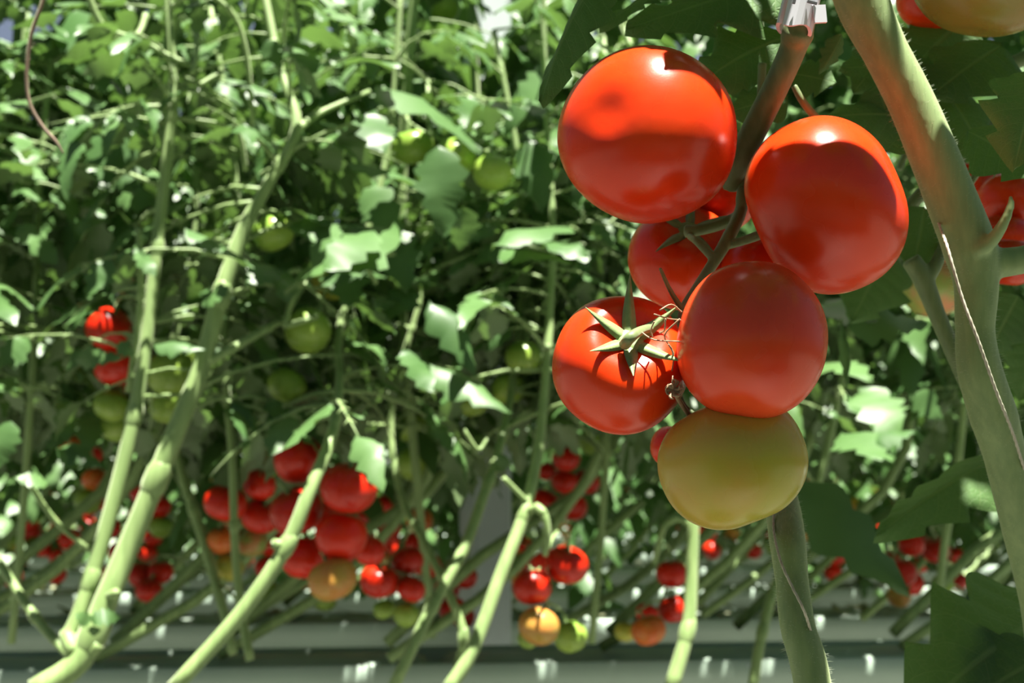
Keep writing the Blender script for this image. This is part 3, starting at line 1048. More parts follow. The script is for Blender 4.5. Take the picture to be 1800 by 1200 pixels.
cluster('S13', (715, 120, 2.0), 'dark green tomatoes near the top', [
    (778, 12, 30, 'G', 'dark green tomato cut by the top edge', 2.2), (766, 140, 26, 'G', 'shaded green tomato left of a bright leaf near the top', 2.3)])
cluster('S18', (1080, 320, 1.95), 'small shaded green tomatoes left of the near fruit', [
    (969, 143, 23, 'G', 'small green tomato left of the uppermost near fruit', 2.4), (1003, 378, 16, 'G', 'tiny green tomato by a pale leaf', 2.5), (1041, 776, 25, 'G', 'green tomato under the left near fruit', 2.4)])
cluster('S9', (-60, 700, 1.6), 'small cluster at the left', [
    (130, 785, 24, 'O', 'orange red tomato under a leaf at the left', 2.1), (162, 800, 18, 'R', 'red tomato right behind the orange red one at the left', 2.3),
    (166, 841, 21, 'O', 'sunlit orange tomato above a green one at the left', 2.1), (154, 880, 23, 'G', 'sunlit green tomato below the orange one at the left', 2.1)])
cluster('S11', (330, 870, 1.88), 'tomatoes seen past the thick leaning stem', [
    (258, 862, 29, 'R', 'red tomato left of the thick stem, half way down', 2.1), (250, 905, 23, 'R', 'dark red tomato below it, left of the thick stem', 2.2), (280, 890, 20, 'R', 'dark red tomato right behind the thick stem', 2.2),
    (283, 925, 21, 'G', 'dull green tomato just right of the thick stem', 2.2)])
cluster('S5', (425, 1060, 1.68), 'shaded dark cluster above the gutter', [
    (248, 1010, 22, 'R', 'left tomato of the shaded cluster above the gutter', 2.5), (282, 1005, 22, 'R', 'right tomato of the shaded cluster above the gutter', 2.5), (262, 1038, 23, 'R', 'lowest tomato of the shaded cluster above the gutter', 2.45)])
cluster('S16', (1665, 930, 2.0), 'cluster low on the right', [
    (1586, 1006, 25, 'R', 'shiny red tomato above an amber one low on the right', 2.3), (1602, 957, 22, 'R', 'red tomato under the leaf tip low on the right', 2.35), (1566, 985, 16, 'R', 'small red tomato behind the leaf tip low on the right', 2.5),
    (1580, 1048, 20, 'Y', 'amber tomato at the bottom of the cluster low on the right', 2.3)])
cluster('S16', (1660, 940, 2.0), 'red and green cluster by the lower right leaf', [
    (1644, 966, 25, 'R', 'red tomato above the lone green one low on the right', 2.5), (1657, 1026, 19, 'G', 'lone green tomato with white glint among red ones on the right', 2.4), (1682, 1020, 18, 'R', 'red tomato just right of the lone green one', 2.6),
    (1676, 1085, 23, 'R', 'dark red tomato beside the lower right leaf', 2.5), (1705, 1075, 22, 'R', 'dark red tomato overlapped by the lower right leaf', 2.5), (1640, 1049, 10, 'R', 'tiny bright red tomato below the lone green one', 3.4),
    (1678, 975, 16, 'R', 'small red tomato at the upper right of the lone green one', 2.8)])
cluster('S15', (1430, 850, 1.97), 'half ripe tomato behind the fuzzy lower stem', [(1402, 868, 24, 'GB', 'half orange half green tomato peeping from behind the yellow green one', 1.9)])
cluster('S16', (1700, 500, 2.0), 'green tomato behind the main stem', [(1645, 500, 60, 'GB', 'pale green tomato with blush behind the forked stalk', 1.05)])

# the leaves of the row, kept off the stems, fruit and leaves already placed
def proj(p):
    q = p - CAM
    d = q.dot(FWD)
    return 900 + F * q.dot(RGT) / d, 600 - F * q.dot(UPV) / d, d


FA = np.array([(a, b, r, d) for a, b, r, d in FEAT])


def hides(p, rad):
    a, b, d = proj(p)
    rp = rad * F / d
    return bool(np.any((np.hypot(FA[:, 0] - a, FA[:, 1] - b) < FA[:, 2] + rp) & (FA[:, 3] > d - .02)))


for root, spine, n, lo, Lr in LEAFJOBS:
    zlow = P(900, lo, 1.6).z
    zmid = P(900, 300, 1.6).z
    cand = [q for q in spine if q[2] > zlow]
    for i in range(n):
        q = cand[int(random.random() ** .85 * (len(cand) - 1))]
        az = i * 2.4 + random.uniform(-.5, .5)
        if q[2] < zmid and random.random() < .7:      # the lower leaves have been taken off on the aisle side
            az = random.uniform(-1.5, 1.5)
        compound_leaf(root, Vector(q), az, random.uniform(-.1, .5), random.uniform(*Lr), random.uniform(-.3, .3), prune=hides)

# ------------------------------------------------------------------ rows farther back
def far_foliage(seed, n, z0, z1, spread, big=1.0):
    r = random.Random(seed)
    mb = MB()
    Vb, Fb, _ = blade(6, 1, W=0.28, teeth=3, depth=0.3, fold=0.25, curl=-0.3, seed=seed)
    for i in range(n):
        t = r.random()
        z = z0 + (z1 - z0) * t ** 0.8
        az = i * 2.4 + r.uniform(-.4, .4)
        L = r.uniform(.24, .36) * big
        base = Vector((r.uniform(-.03, .03), r.uniform(-.03, .03), z))
        _, sub, rm = PATS[r.randrange(5)]
        mt = Matrix.Translation(base) @ Matrix.Rotation(az, 4, 'Z') @ Matrix.Rotation(r.uniform(-.2, .4), 4, 'X') @ Matrix.Scale(L, 4)
        for p0, p1, nn in sub:
            if r.random() < 0.12:
                continue
            lm = np.array(mt @ leaf_frame(p0, p1, nn, r.uniform(.9, 1.3)))
            mb.add(Vb @ lm[:3, :3].T + lm[:3, 3], Fb)
    return mb.mesh('foliage', M['leaf_far'])


FOL = [far_foliage(s, 66, 0.03, 1.75, .3, 1.0) for s in (1, 2, 3, 4)]
FOL0 = [far_foliage(s, 46, 0.40, 1.75, .3, 1.0) for s in (5, 6, 7, 8)]
FOL1 = [far_foliage(s, 52, 0.20, 1.75, .3, 1.0) for s in (9, 10, 11, 12)]
FST, FSS = [], []
for s in range(4):
    m = MB()
    r = random.Random(40 + s)
    k = r.uniform(-.12, .12)
    tube(m, [(k * 1.2 - .3, -.05, 0.0), (-.15 + k, -.04, .15), (0, 0, .35), (0.02, 0, .8), (0, .02, 1.4), (0.01, 0, 1.9)], [.011, .011, .010, .009, .008, .005], 7, 3)
    FST.append(m.mesh('main_stem', M['stem']))
    m = MB()
    for q in range(1):
        x0, y0 = r.uniform(-.5, .1), r.uniform(-.12, .12)
        tube(m, [(x0 - .35, y0, -.02), (x0 - .12, y0 * .7, .13), (x0 + .05, y0, .38), (x0 + .08, y0, .75)], [.010, .010, .009, .007], 6, 3)
    FSS.append(m.mesh('side_stem', M['stem']))
FARN = ['leafy tomato plant rooted in the nearest gutter', 'leafy tomato plant in the second row back', 'leafy tomato plant in the third row back', 'blurred tomato plant in the fourth row back', 'blurred tomato plant in the fifth row back',
        'blurred tomato plant in the sixth row back', 'blurred tomato plant in the seventh row back', 'blurred tomato plant in the last row back']
for ri, D in enumerate(ROWS):
    s = -0.5 * D - 0.5
    while s < 0.58 * D + 0.5:
        sp = 0.30 + 0.035 * ri
        root = empty('tomato_plant', row_pt(D, s + random.uniform(-.05, .05), GZ + 0.03))
        root.rotation_euler.z = random.uniform(-.4, .4)
        tag(root, FARN[ri], 'plant', 'plants of row %s back' % ('one two three four five six seven eight'.split()[ri]))
        i = random.randrange(4)
        for nm, me in (('main_stem', FST[i]), ('side_stem', FSS[i]), ('foliage', (FOL0, FOL1)[ri][i] if ri < 2 else FOL[i])):
            c = bpy.data.objects.new(nm, me)
            COL.objects.link(c)
            c.parent = root
            if nm == 'foliage':
                c['kind'] = 'stuff'
                c.rotation_euler.z = random.uniform(0, 6.28)
                c.scale = (1, 1, random.uniform(.9, 1.1))
        s += sp

for q in range(16):
    root = empty('tomato_plant', row_pt(-1.35 - .45 * (q % 2), -2.4 + .33 * q, .2))
    root.rotation_euler.z = q
    tag(root, 'leafy tomato plant across the aisle behind the viewer', 'plant', 'plants across the aisle')
    for nm, me in (('main_stem', FST[q % 4]), ('foliage', FOL[q % 4])):
        c = bpy.data.objects.new(nm, me)
        COL.objects.link(c)
        c.parent = root
        if nm == 'foliage':
            c['kind'] = 'stuff'

FAR_KEYS = ['R'] * 8 + ['O', 'G', 'R', 'Y']
FAR_LAB = {'R': 'small blurred red tomato hanging among the far rows', 'O': 'small blurred orange tomato hanging among the far rows',
           'G': 'small blurred green tomato hanging among the far rows', 'Y': 'small blurred amber tomato hanging among the far rows'}
FAR_GRP = {'R': 'red tomatoes of the far rows', 'O': 'orange tomatoes of the far rows', 'G': 'green tomatoes of the far rows', 'Y': 'amber tomatoes of the far rows'}
for ri, D in enumerate(ROWS[1:6]):
    n = (13, 18, 20, 18, 14)[ri]
    for q in range(n):
        s = random.uniform(-.46, .5) * D
        nfr = random.choice((2, 3, 3, 4))
        base = row_pt(D, s, GZ + random.uniform(.14, .34)) - RN * random.uniform(.05, .16)
        for f in range(nfr):
            key = random.choice(FAR_KEYS)
            c = base + Vector((random.uniform(-.04, .04), random.uniform(-.03, .03), -.052 * f))
            R = random.uniform(.026, .033)
            o = bpy.data.objects.new('tomato', random.choice(MESHV[key]))
            COL.objects.link(o)
            o.matrix_basis = Matrix.Translation(c) @ axis_matrix((random.uniform(-.5, .5), random.uniform(-.5, .5), 1), random.uniform(0, 6)) @ Matrix.Scale(R, 4)
            tag(o, FAR_LAB[key], 'tomato', FAR_GRP[key])

# fallen leaves under the rows, coloured extra pale to pass for sun glints
mb = MB()
Vb, Fb, _ = blade(5, 1, W=.3, teeth=3, depth=.3, fold=.2, curl=-.2, seed=9)
for i in range(4200):
    y = random.uniform(5, 15)
    x = random.uniform(-.55, .6) * y
    a = random.uniform(0, 6.28)
    L = random.uniform(.05, .12)
    lm = np.array(Matrix.Translation((x, y, .04)) @ Matrix.Rotation(a, 4, 'Z') @ Matrix.Rotation(random.uniform(-.3, .3), 4, 'X') @ Matrix.Scale(L, 4))
    mb.add(Vb @ lm[:3, :3].T + lm[:3, 3], Fb)
for D in ROWS[1:5]:  # more of the pale glint leaves, lying on the gutters
    for i in range(110):
        q = row_pt(D, random.uniform(-.5, .6) * D, GZ + .008) + RN * random.uniform(-.08, .08)
        L = random.uniform(.03, .07)
        lm = np.array(Matrix.Translation(q) @ Matrix.Rotation(random.uniform(0, 6.28), 4, 'Z') @ Matrix.Rotation(random.uniform(0, .6), 4, 'X') @ Matrix.Scale(L, 4))
        mb.add(Vb @ lm[:3, :3].T + lm[:3, 3], Fb)
lit = mb.build('glint_leaf_litter', M['litter'])
tag(lit, 'fallen leaves coloured extra pale as sun glints on the ground film and gutters', 'leaves', kind='stuff')

# dry brown twig hanging at the top left
mb = MB()
tw = [P(88, -60, .95), P(76, 0, .95), P(55, 60, .95), P(47, 130, .95), (P(52, 180, .95)), P(75, 222, .95), P(98, 248, .95), P(112, 270, .95)]
tube(mb, tw, [.0014, .0015, .0017, .0016, .0014, .0015, .0014, .0006], 7, 5)
for i in range(14):
    a = tw[1].lerp(tw[3], random.random()) if i < 9 else tw[4].lerp(tw[5], random.random())
    tube(mb, [a, a + Vector((random.uniform(-.004, .004), random.uniform(-.003, .003), -.003))], [.0003, .00008], 3, smooth=False)
twig = mb.build('dry_tendril', M['twig'], origin=tw[1])
tag(twig, 'thin dry brown tendril hanging at the top left corner', 'tendril')

# ================================================================== NEAR PLANT
base = P(1840, 1240, .62)
near = empty('tomato_plant', base)
tag(near, 'near tomato plant with thick fuzzy main stem carrying the large fruit', 'plant')


def near_tube(lists, name, parent, mat, voxel=.0011, sm=6):
    m = MB()
    for path in lists:
        tube(m, [P(a, b, d) for a, b, d, w in path], [w * d / F / 2 for a, b, d, w in path], 20, 8)
    o = m.build(name, mat, parent, origin=parent.location.copy())
    rm = o.modifiers.new('remesh', 'REMESH')
    rm.mode = 'VOXEL'
    rm.voxel_size = voxel
    rm.use_smooth_shade = True
    s = o.modifiers.new('smooth', 'SMOOTH')
    s.iterations = sm
    s.factor = .5
    return o


MAIN = [(1478, -110, 0.560, 104), (1500, -50, 0.560, 100), (1522, 20, 0.560, 90), (1556, 90, 0.560, 78), (1602, 180, 0.560, 80), (1640, 270, 0.560, 84), (1676, 360, 0.560, 88), (1706, 440, 0.560, 92),
        (1716, 500, 0.560, 76), (1714, 580, 0.560, 66), (1722, 650, 0.560, 76), (1746, 730, 0.565, 82), (1766, 800, 0.570, 72), (1800, 930, 0.580, 74), (1835, 1080, 0.600, 74), (1850, 1260, 0.620, 74)]
near_tube([MAIN,
           [(1700, 455, 0.560, 70), (1740, 462, 0.560, 56), (1790, 458, 0.560, 50), (1850, 445, 0.565, 54), (1930, 420, 0.580, 56)],
           [(1715, 440, 0.550, 30), (1742, 424, 0.545, 26), (1764, 392, 0.540, 20), (1776, 362, 0.538, 15), (1777, 343, 0.538, 9)]],
          'main_stem', near, M['stem_near'], .0012, 10)

# hairs on the stem
def hairs(name, path, n, parent, seed, L=(.0016, .0038)):
    r = random.Random(seed)
    pts, rad = spline([P(a, b, d) for a, b, d, w in path], [w * d / F / 2 for a, b, d, w in path], 8)
    m = MB()
    for i in range(n):
        k = r.randrange(len(pts) - 1)
        t = r.random()
        p = pts[k] * (1 - t) + pts[k + 1] * t
        rd = rad[k] * (1 - t) + rad[k + 1] * t
        tg = pts[k + 1] - pts[k]
        tg /= np.linalg.norm(tg)
        a = np.cross(tg, (0, 1, 0))
        a /= np.linalg.norm(a)
        b = np.cross(tg, a)
        th = r.uniform(0, 6.28)
        dr = a * math.cos(th) + b * math.sin(th)
        q = p + dr * rd * .9
        e = q + dr * r.uniform(*L) + tg * r.uniform(-.0008, .0008)
        sd = np.cross(dr, tg) * .00007
        up = tg * .00007
        m.add([q + sd, q - sd * .5 + up, q - sd * .5 - up, e], [(0, 1, 3), (1, 2, 3), (2, 0, 3)])
    o = m.build(name, M['hair'], parent, origin=parent.location.copy())
    o['kind'] = 'stuff'
    return o


hairs('stem_hairs', MAIN[1:], 2600, near, 3)

# fruit stalk
PED = [(1420, -20, .525, 50), (1404, 50, .53, 54), (1392, 90, .535, 48), (1365, 150, .54, 47), (1330, 220, .55, 47), (1298, 285, .56, 46), (1283, 330, .57, 34)]
near_tube([PED, [(1402, 58, .53, 62), (1396, 78, .532, 50)]], 'fruit_stalk', near, M['truss'], .0012, 8)
RACH = [(1310, 260, .565, 30), (1308, 320, .565, 20), (1302, 370, .56, 22), (1280, 418, .545, 24), (1255, 460, .535, 21), (1225, 505, .53, 17), (1200, 545, .525, 14), (1196, 590, .525, 13), (1192, 650, .525, 11), (1196, 700, .525, 10)]
near_tube([RACH,
           [(1305, 378, .56, 22), (1262, 396, .56, 20), (1225, 405, .56, 20), (1205, 406, .563, 24)],
           [(1268, 432, .545, 18), (1300, 425, .54, 16), (1338, 412, .535, 18)],
           [(1255, 455, .535, 16), (1225, 425, .54, 13), (1212, 415, .56, 12)],
           [(1196, 575, .525, 14), (1165, 573, .51, 15), (1130, 580, .495, 17), (1108, 593, .486, 21), (1097, 606, .492, 22)],
           [(1302, 372, .56, 18), (1304, 350, .56, 22), (1303, 330, .56, 16)],
           [(1194, 690, .525, 9), (1205, 715, .525, 9), (1232, 735, .52, 10)],
           [(1200, 545, .525, 12), (1178, 510, .52, 9), (1160, 470, .515, 7)]],
          'truss_stem', near, M['truss'], .0007, 4)

# thin dry tendrils and the dried flower on the truss
m = MB()
for path in ([(1195, 600), (1150, 597), (1125, 582)], [(1195, 560), (1168, 590), (1184, 620), (1180, 660), (1183, 680)], [(1150, 565), (1144, 580), (1147, 592)],
             [(1170, 560), (1168, 580), (1160, 585)], [(1150, 552), (1175, 560), (1196, 562)], [(1160, 545), (1180, 535), (1198, 548)], [(1175, 605), (1182, 618), (1182, 628)]):
    tube(m, [P(a, b, .482 + .004 * i) for i, (a, b) in enumerate(path)], [.00035] * len(path), 6, 4)
m.build('tendril', M['dry'], near, origin=near.location.copy())['label'] = 'thin dry brown tendrils'
m = MB()
fc = P(1183, 684, .486)
r_ = random.Random(4)
for i in range(16):
    a = i * 2.4
    dr = camdir(math.cos(a), r_.uniform(-.8, .2), math.sin(a))
    e = fc + dr * r_.uniform(.0025, .0042)
    k = e + camdir(-math.sin(a), -.5, math.cos(a)) * .002
    tube(m, [fc, e, k], [.0004, .0006, .00025], 5, 3)
tube(m, [P(1183, 660, .486), P(1183, 684, .486), P(1195, 705, .495), P(1215, 735, .51)], [.0004, .0007, .0011, .0012], 6, 4)
m.build('dried_flower', M['dry'], near, origin=near.location.copy())['label'] = 'shrivelled brown dried flower'

# --- near fruit
def near_tomato(px, py, d, rpx, axis, ratio, mat, label, group='large fruit of the near truss', spin=0.0, squash=(1, 1), **kw):
    R = rpx * d / F
    me = tomato_mesh('tomato', M[mat], R=R, ratio=ratio, nu=48, nv=64, **kw)
    o = bpy.data.objects.new('tomato', me)
    COL.objects.link(o)
    o.matrix_basis = Matrix.Translation(P(px, py, d)) @ axis_matrix(axis, spin) @ Matrix.Diagonal((squash[0], squash[1], 1, 1))
    tag(o, label, 'tomato', group)
    return o, R, ratio


def calyx(o, R, z, sepals, hub=.16, lift=.0, tag_label=None):
    """hub + single sepals; sepals: (angle, length, width, lift tuple, twist)"""
    m = MB()
    V, Fc = [], []
    prof = [(0.0, .10), (.5, .12), (.9, .06), (1.0, 0), (.8, -.05)]
    n = 12
    for (rr, zz) in prof:
        for j in range(n):
            a = 2 * PI * j / n
            V.append((hub * R * max(rr, .02) * math.cos(a), hub * R * max(rr, .02) * math.sin(a), z + zz * hub * R * 2.0))
    for i in range(len(prof) - 1):
        for j in range(n):
            j2 = (j + 1) % n
            Fc.append((i * n + j, (i + 1) * n + j, (i + 1) * n + j2, i * n + j2))
    m.add(V, Fc)
    me = m.mesh('calyx', M['truss2'])
    c = bpy.data.objects.new('calyx', me)
    COL.objects.link(c)
    c.parent = o
    for (a, Ls, w, lf, twst) in sepals:
        m = MB()
        V, Fc = sepal_verts(Ls * R, w * R, lf, 12, twst, start=hub * R * .5)
        V = rotz(V, a) + np.array([0, 0, z])
        m.add(V, Fc)
        s = bpy.data.objects.new('sepal', m.mesh('sepal', M['truss2']))
        COL.objects.link(s)
        s.parent = c
    return c


M['truss2'] = stem_mat('calyx_green', (0.13, 0.20, 0.06), (0.20, 0.28, 0.10), 300)

near_tomato(1138, 239, .53, 153, camdir(.55, .80, -.15), .93, 'red_fine', 'uppermost large red tomato, shaded below a bright orange sunlit band', seed=2, sq=.86, ribamp=.012)
near_tomato(1450, 360, .53, 156, camdir(-.80, .42, -.36), .84, 'red_fine', 'large red tomato beside the main stem with a heart shaped leaf shadow', seed=5, sq=.90, ribamp=.015, dim=.35, dimw=.36)
near_tomato(1320, 598, .487, 128, camdir(.25, .55, .80), 1.10, 'coral_fine', 'large shaded red tomato in the middle resting on the yellow green one', seed=8, sq=.90, ribamp=.014)
t4 = near_tomato(1091, 640, .515, 121, camdir(.12, -.80, .50), .92, 'red_fine', 'sunlit red tomato with star shaped green calyx facing the camera', seed=12, sq=.90, ribamp=.016, dim=.33, dimw=.50, spin=.3)
near_tomato(1288, 812, .50, 131, camdir(-.35, .25, .90), .86, 'turning_fine', 'unripe yellow green tomato at the bottom of the near truss', seed=15, sq=.90, ribamp=.012)
t6 = near_tomato(1200, 452, .60, 96, camdir(.05, -.75, .62), .86, 'red_fine', 'red tomato with dark calyx half hidden behind the uppermost one', seed=17, ribamp=.015, dim=.2, dimw=.4)
near_tomato(1262, 345, .62, 70, camdir(.3, .1, .9), .86, 'red_fine', 'small dark red tomato between the two uppermost large ones', seed=19)
near_tomato(1330, 470, .575, 60, camdir(-.2, .2, .9), .9, 'red_fine', 'red tomato wedged behind the middle one under the heart shadowed one', seed=21)
near_tomato(1185, 785, .60, 42, camdir(.1, .2, .9), .9, 'red_fine', 'dark red sliver of a tomato behind the yellow green one', seed=23)

o, R, rt = t4
up = .72 * R * rt
calyx(o, R, R * rt * .71, [(a, l, w * 1.35, lf, tw_) for a, l, w, lf, tw_ in (
    (0.2, .62, .085, (.30, .05, .25), .3), (1.25, .78, .09, (.20, .15, .1), -.3), (2.3, .66, .09, (.35, -.1, .1), .3), (3.3, .62, .08, (.25, .1, .0), .2), (4.3, .60, .09, (.30, -.05, .1), -.3), (5.3, .70, .085, (.25, .1, .1), .2))], hub=.2)
o, R, rt = t6
calyx(o, R, R * rt * .80, [(a, l, w, lf, tw_) for a, l, w, lf, tw_ in (
    (0.3, .75, .10, (.30, .0, -.1), .3), (1.4, .60, .10, (.30, .1, .0), -.3), (2.6, 1.25, .13, (.25, .1, -.1), .2), (3.9, .85, .12, (.25, .0, -.1), .2), (5.1, .85, .11, (.35, -.1, .0), -.3))], hub=.22)

# --- fruit on the right, behind the main stem and at the top edge
near_tomato(1735, -50, .60, 130, camdir(.2, -.1, 1), .84, 'amber_fine', 'amber tomato cut by the top right edge', 'fruit above and behind the main stem', seed=31)
near_tomato(1640, -5, .68, 62, camdir(.2, .1, 1), .9, 'red_fine', 'red tomato behind the amber one at the top edge', 'fruit above and behind the main stem', seed=32)
near_tomato(1775, 355, .80, 58, camdir(.1, -.1, 1), .88, 'red_fine', 'shaded red tomato at the right edge, upper of three', 'fruit above and behind the main stem', seed=33)
near_tomato(1710, 330, .84, 52, camdir(.1, -.1, 1), .88, 'red_fine', 'dark red tomato just right of the main stem', 'fruit above and behind the main stem', seed=34)
near_tomato(1765, 420, .78, 50, camdir(.1, -.1, 1), .88, 'red_fine', 'shaded red tomato behind the little side shoot', 'fruit above and behind the main stem', seed=35)
near_tomato(1775, 460, .72, 48, camdir(.1, -.1, 1), .88, 'red_fine', 'red tomato peeping out under the side branch', 'fruit above and behind the main stem', seed=36)
near_tomato(1668, 435, .76, 30, camdir(.1, -.1, 1), .88, 'red_fine', 'red edge of a tomato left behind the main stem', 'fruit above and behind the main stem', seed=37)

# --- second near stem, lower
base2 = P(1436, 1245, .52)
low = empty('tomato_plant', base2)
tag(low, 'near fuzzy stem rising from the bottom edge to behind the yellow green tomato', 'plant')
LOW = [(1320, 690, .66, 52), (1340, 790, .62, 56), (1372, 880, .58, 62), (1384, 950, .55, 64), (1392, 1020, .54, 58), (1402, 1100, .53, 62), (1420, 1160, .525, 66), (1436, 1245, .52, 66)]
near_tube([LOW], 'main_stem', low, M['stem_near'], .0012, 8)
hairs('stem_hairs', LOW[2:], 1100, low, 6)

# forked stalk behind the main stem
near_tube([[(1600, 455, .66, 34), (1622, 490, .66, 36), (1650, 560, .66, 30), (1690, 650, .66, 30), (1730, 740, .66, 30)],
           [(1625, 495, .66, 30), (1645, 465, .66, 24), (1662, 425, .67, 20)]], 'forked_stalk', near, M['truss'], .0013, 6)
near_tube([[(1580, 385, .70, 26), (1620, 340, .70, 24), (1700, 262, .70, 22), (1760, 200, .71, 22)],
           [(1530, 290, .72, 14), (1575, 225, .72, 12), (1600, 190, .72, 12)], [(1580, 300, .74, 12), (1600, 250, .74, 12)],
           [(1690, 345, .66, 14), (1720, 300, .66, 13), (1740, 260, .66, 13)], [(1650, 180, .7, 26), (1740, 130, .7, 26), (1830, 90, .7, 26)]], 'leaf_stalk', near, M['truss'], .0013, 4)
near_tube([[(1395, 150, .56, 12), (1412, 180, .56, 14), (1440, 215, .565, 16), (1450, 240, .57, 16)], [(1340, 110, .6, 16), (1337, 170, .6, 14)]], 'leaf_stalk', near, M['truss'], .0009, 3)

# --- near leaves in the shade: base, tip, depths, normal (cam right/fwd/up), width, blade
NL = [
    ((1400, -40), (1110, 30), .63, .60, (0, -.75, .65), 1.10, 0), ((1395, 60), (1215, 115), .62, .60, (.1, -.8, .5), 1.25, 1), ((1060, -50), (918, 108), .58, .55, (-.5, -.6, .5), .85, 2),
    ((1180, -30), (1060, 30), .64, .62, (0, -.5, .8), .9, 4), ((1300, -60), (1190, 40), .66, .64, (.1, -.7, .5), 1.2, 3), ((1385, 170), (1280, 190), .60, .60, (0, -.8, .4), 1.3, 3),
    ((1395, 130), (1470, 140), .62, .61, (0, -.8, .3), 1.6, 3), ((1640, 120), (1490, 110), .66, .64, (0, -.7, .6), 1.5, 0), ((1650, 215), (1460, 165), .64, .62, (0, -.75, .5), 1.0, 1),
    ((1700, 30), (1560, 140), .68, .66, (.2, -.7, .5), 1.3, 1), ((1640, 130), (1770, 290), .66, .62, (.2, -.8, .3), 1.25, 0), ((1760, 80), (1640, 150), .66, .63, (.1, -.6, .7), 1.2, 3),
    ((1830, 120), (1780, 270), .55, .53, (-.1, -.8, .3), 1.3, 1), ((1700, 230), (1850, 300), .60, .58, (0, -.7, .5), 1.2, 3), ((1560, 90), (1500, 160), .66, .66, (0, -.8, .3), 1.4, 3),
    ((1625, 365), (1610, 470), .68, .66, (0, -.9, .2), 1.5, 3), ((1480, 60), (1455, 130), .60, .60, (.3, -.8, .2), 1.1, 2), ((1545, 150), (1570, 240), .64, .63, (0, -.8, .5), 1.3, 3),
    ((1770, 800), (1575, 862), .80, .74, (0, -.45, .8), .9, 2), ((1870, 1060), (1630, 1190), .70, .62, (.1, -.7, .6), 1.1, 1), ((1840, 1150), (1700, 1230), .66, .64, (0, -.7, .5), 1.3, 3),
    ((1560, 440), (1500, 560), .90, .88, (0, -.8, .4), 1.3, 3), ((1590, 330), (1530, 420), .85, .85, (0, -.9, .2), 1.2, 1), ((1790, 520), (1740, 620), .8, .8, (0, -.9, .2), 1.6, 3),
    ((1840, 560), (1790, 700), .8, .8, (0, -.8, .3), 1.4, 1),
    ((1480, 560), (1500, 700), .95, .93, (0, -.9, .2), .25, 4)]
for b, t, db, dt, n, ws, k in NL:
    single_leaf(near, P(*b, db), P(*t, dt), camdir(*n), BN[k], ws)

# --- unseen leaves added above the frame to shade the fruit; the stem goes on upwards
top0 = P(1478, -110, .56)
UP = [P(1506, -36, .56), top0, top0 + Vector((-.03, .02, .12)), top0 + Vector((-.03, .04, .30)), top0 + Vector((.02, .05, .50)), top0 + Vector((.03, .04, .75))]
m = MB()
tube(m, UP, [.0122, .0142, .012, .010, .009, .006], 12, 6)
m.build('main_stem', M['stem_near'], near, origin=base.copy())
BEAMS = [P(a, b, d) for a, b, d in ((1075, 130, .49), (1100, 128, .485), (1200, 175, .48), (1240, 200, .485), (1345, 250, .50), (1385, 250, .49), (1480, 228, .49), (1550, 290, .485),
                                    (1010, 600, .49), (1060, 625, .485), (1110, 635, .48), (1165, 610, .485), (1592, 120, .55), (1705, 680, .55))]


def in_beam(q, rad):  # keeps the added leaves out of the wanted sun patches
    for b in BEAMS:
        if q.z > b.z and (q - b).cross(SUN_DIR).length < rad:
            return True
    return False


def in_frame(p):
    a, b, d = proj(p)
    return d > .1 and -60 / d < a < 1860 / d * .6 + 800 and b > -50 / d


def shade_leaf(parent, b, az, elev, L):
    me, sub, _ = PATS[random.randrange(5)]
    mt = Matrix.Translation(b) @ Matrix.Rotation(az, 4, 'Z') @ Matrix.Rotation(elev, 4, 'X') @ Matrix.Scale(L, 4)
    keep = [(p0, p1, n) for p0, p1, n in sub if not any(in_beam(mt @ p0.lerp(p1, t), .034) or (mt @ p0.lerp(p1, t)).z < 1.66 for t in (0, .2, .4, .6, .8, 1))]
    if any(in_frame(mt @ p0.lerp(p1, t)) for p0, p1, n in sub for t in (0, .5, 1)) or in_frame(mt @ Vector((0, .6, -.2))):
        return
    if len(keep) < 3 or any(in_beam(mt @ Vector((0, t, 0)), .012) or in_beam(mt @ Vector((0, t, -.45 * t * t)), .02) for t in (.05, .2, .35, .5, .65, .8, .95)):
        return
    o = bpy.data.objects.new('leaf', me)
    COL.objects.link(o)
    o.parent = parent
    o.matrix_basis = Matrix.Translation(-parent.location) @ mt
    for p0, p1, n in keep:
        c = bpy.data.objects.new('leaflet', random.choice(BL))
        COL.objects.link(c)
        c.parent = o
        c.matrix_basis = leaf_frame(p0, p1, n, random.uniform(1.0, 1.25))


random.seed(77)
ups, _ = spline(UP, [0] * len(UP), 8)
for i in range(46):
    b = Vector(ups[random.randrange(2, len(ups))])
    shade_leaf(near, b, i * 2.4 + random.uniform(-.4, .4), random.uniform(-.1, .5), random.uniform(.28, .42))
for i in range(26):  # unseen leaves added to shade the leaves farther back on the right
    b = Vector((random.uniform(.05, .14), .6, random.uniform(1.98, 2.3)))
    shade_leaf(near, b, math.radians(random.uniform(-62, -8)), random.uniform(0, .5), random.uniform(.42, .62))
ZL = 1.70  # height of unseen leaflets, set by hand to cast shadows on fruit and stem
for (b, t, ws, k) in (((.270, .379), (.125, .454), .68, 3), ((.152, .372), (.130, .474), 1.05, 3), ((.152, .534), (.084, .4545), .75, 3), ((.028, .567), (.095, .4675), 1.15, 3),
                      ((.345, .512), (.218, .505), .62, 3), ((.05, .60), (.135, .50), 1.1, 3), ((.42, .585), (.285, .565), 1.0, 1), ((.30, .36), (.20, .40), 1.1, 1), ((.21, .33), (.12, .385), 1.1, 0)):
    single_leaf(near, Vector((b[0], b[1] - .021, ZL + .02)), Vector((t[0], t[1] - .021, ZL)), Vector((0, .05, 1)), BN[k], ws)

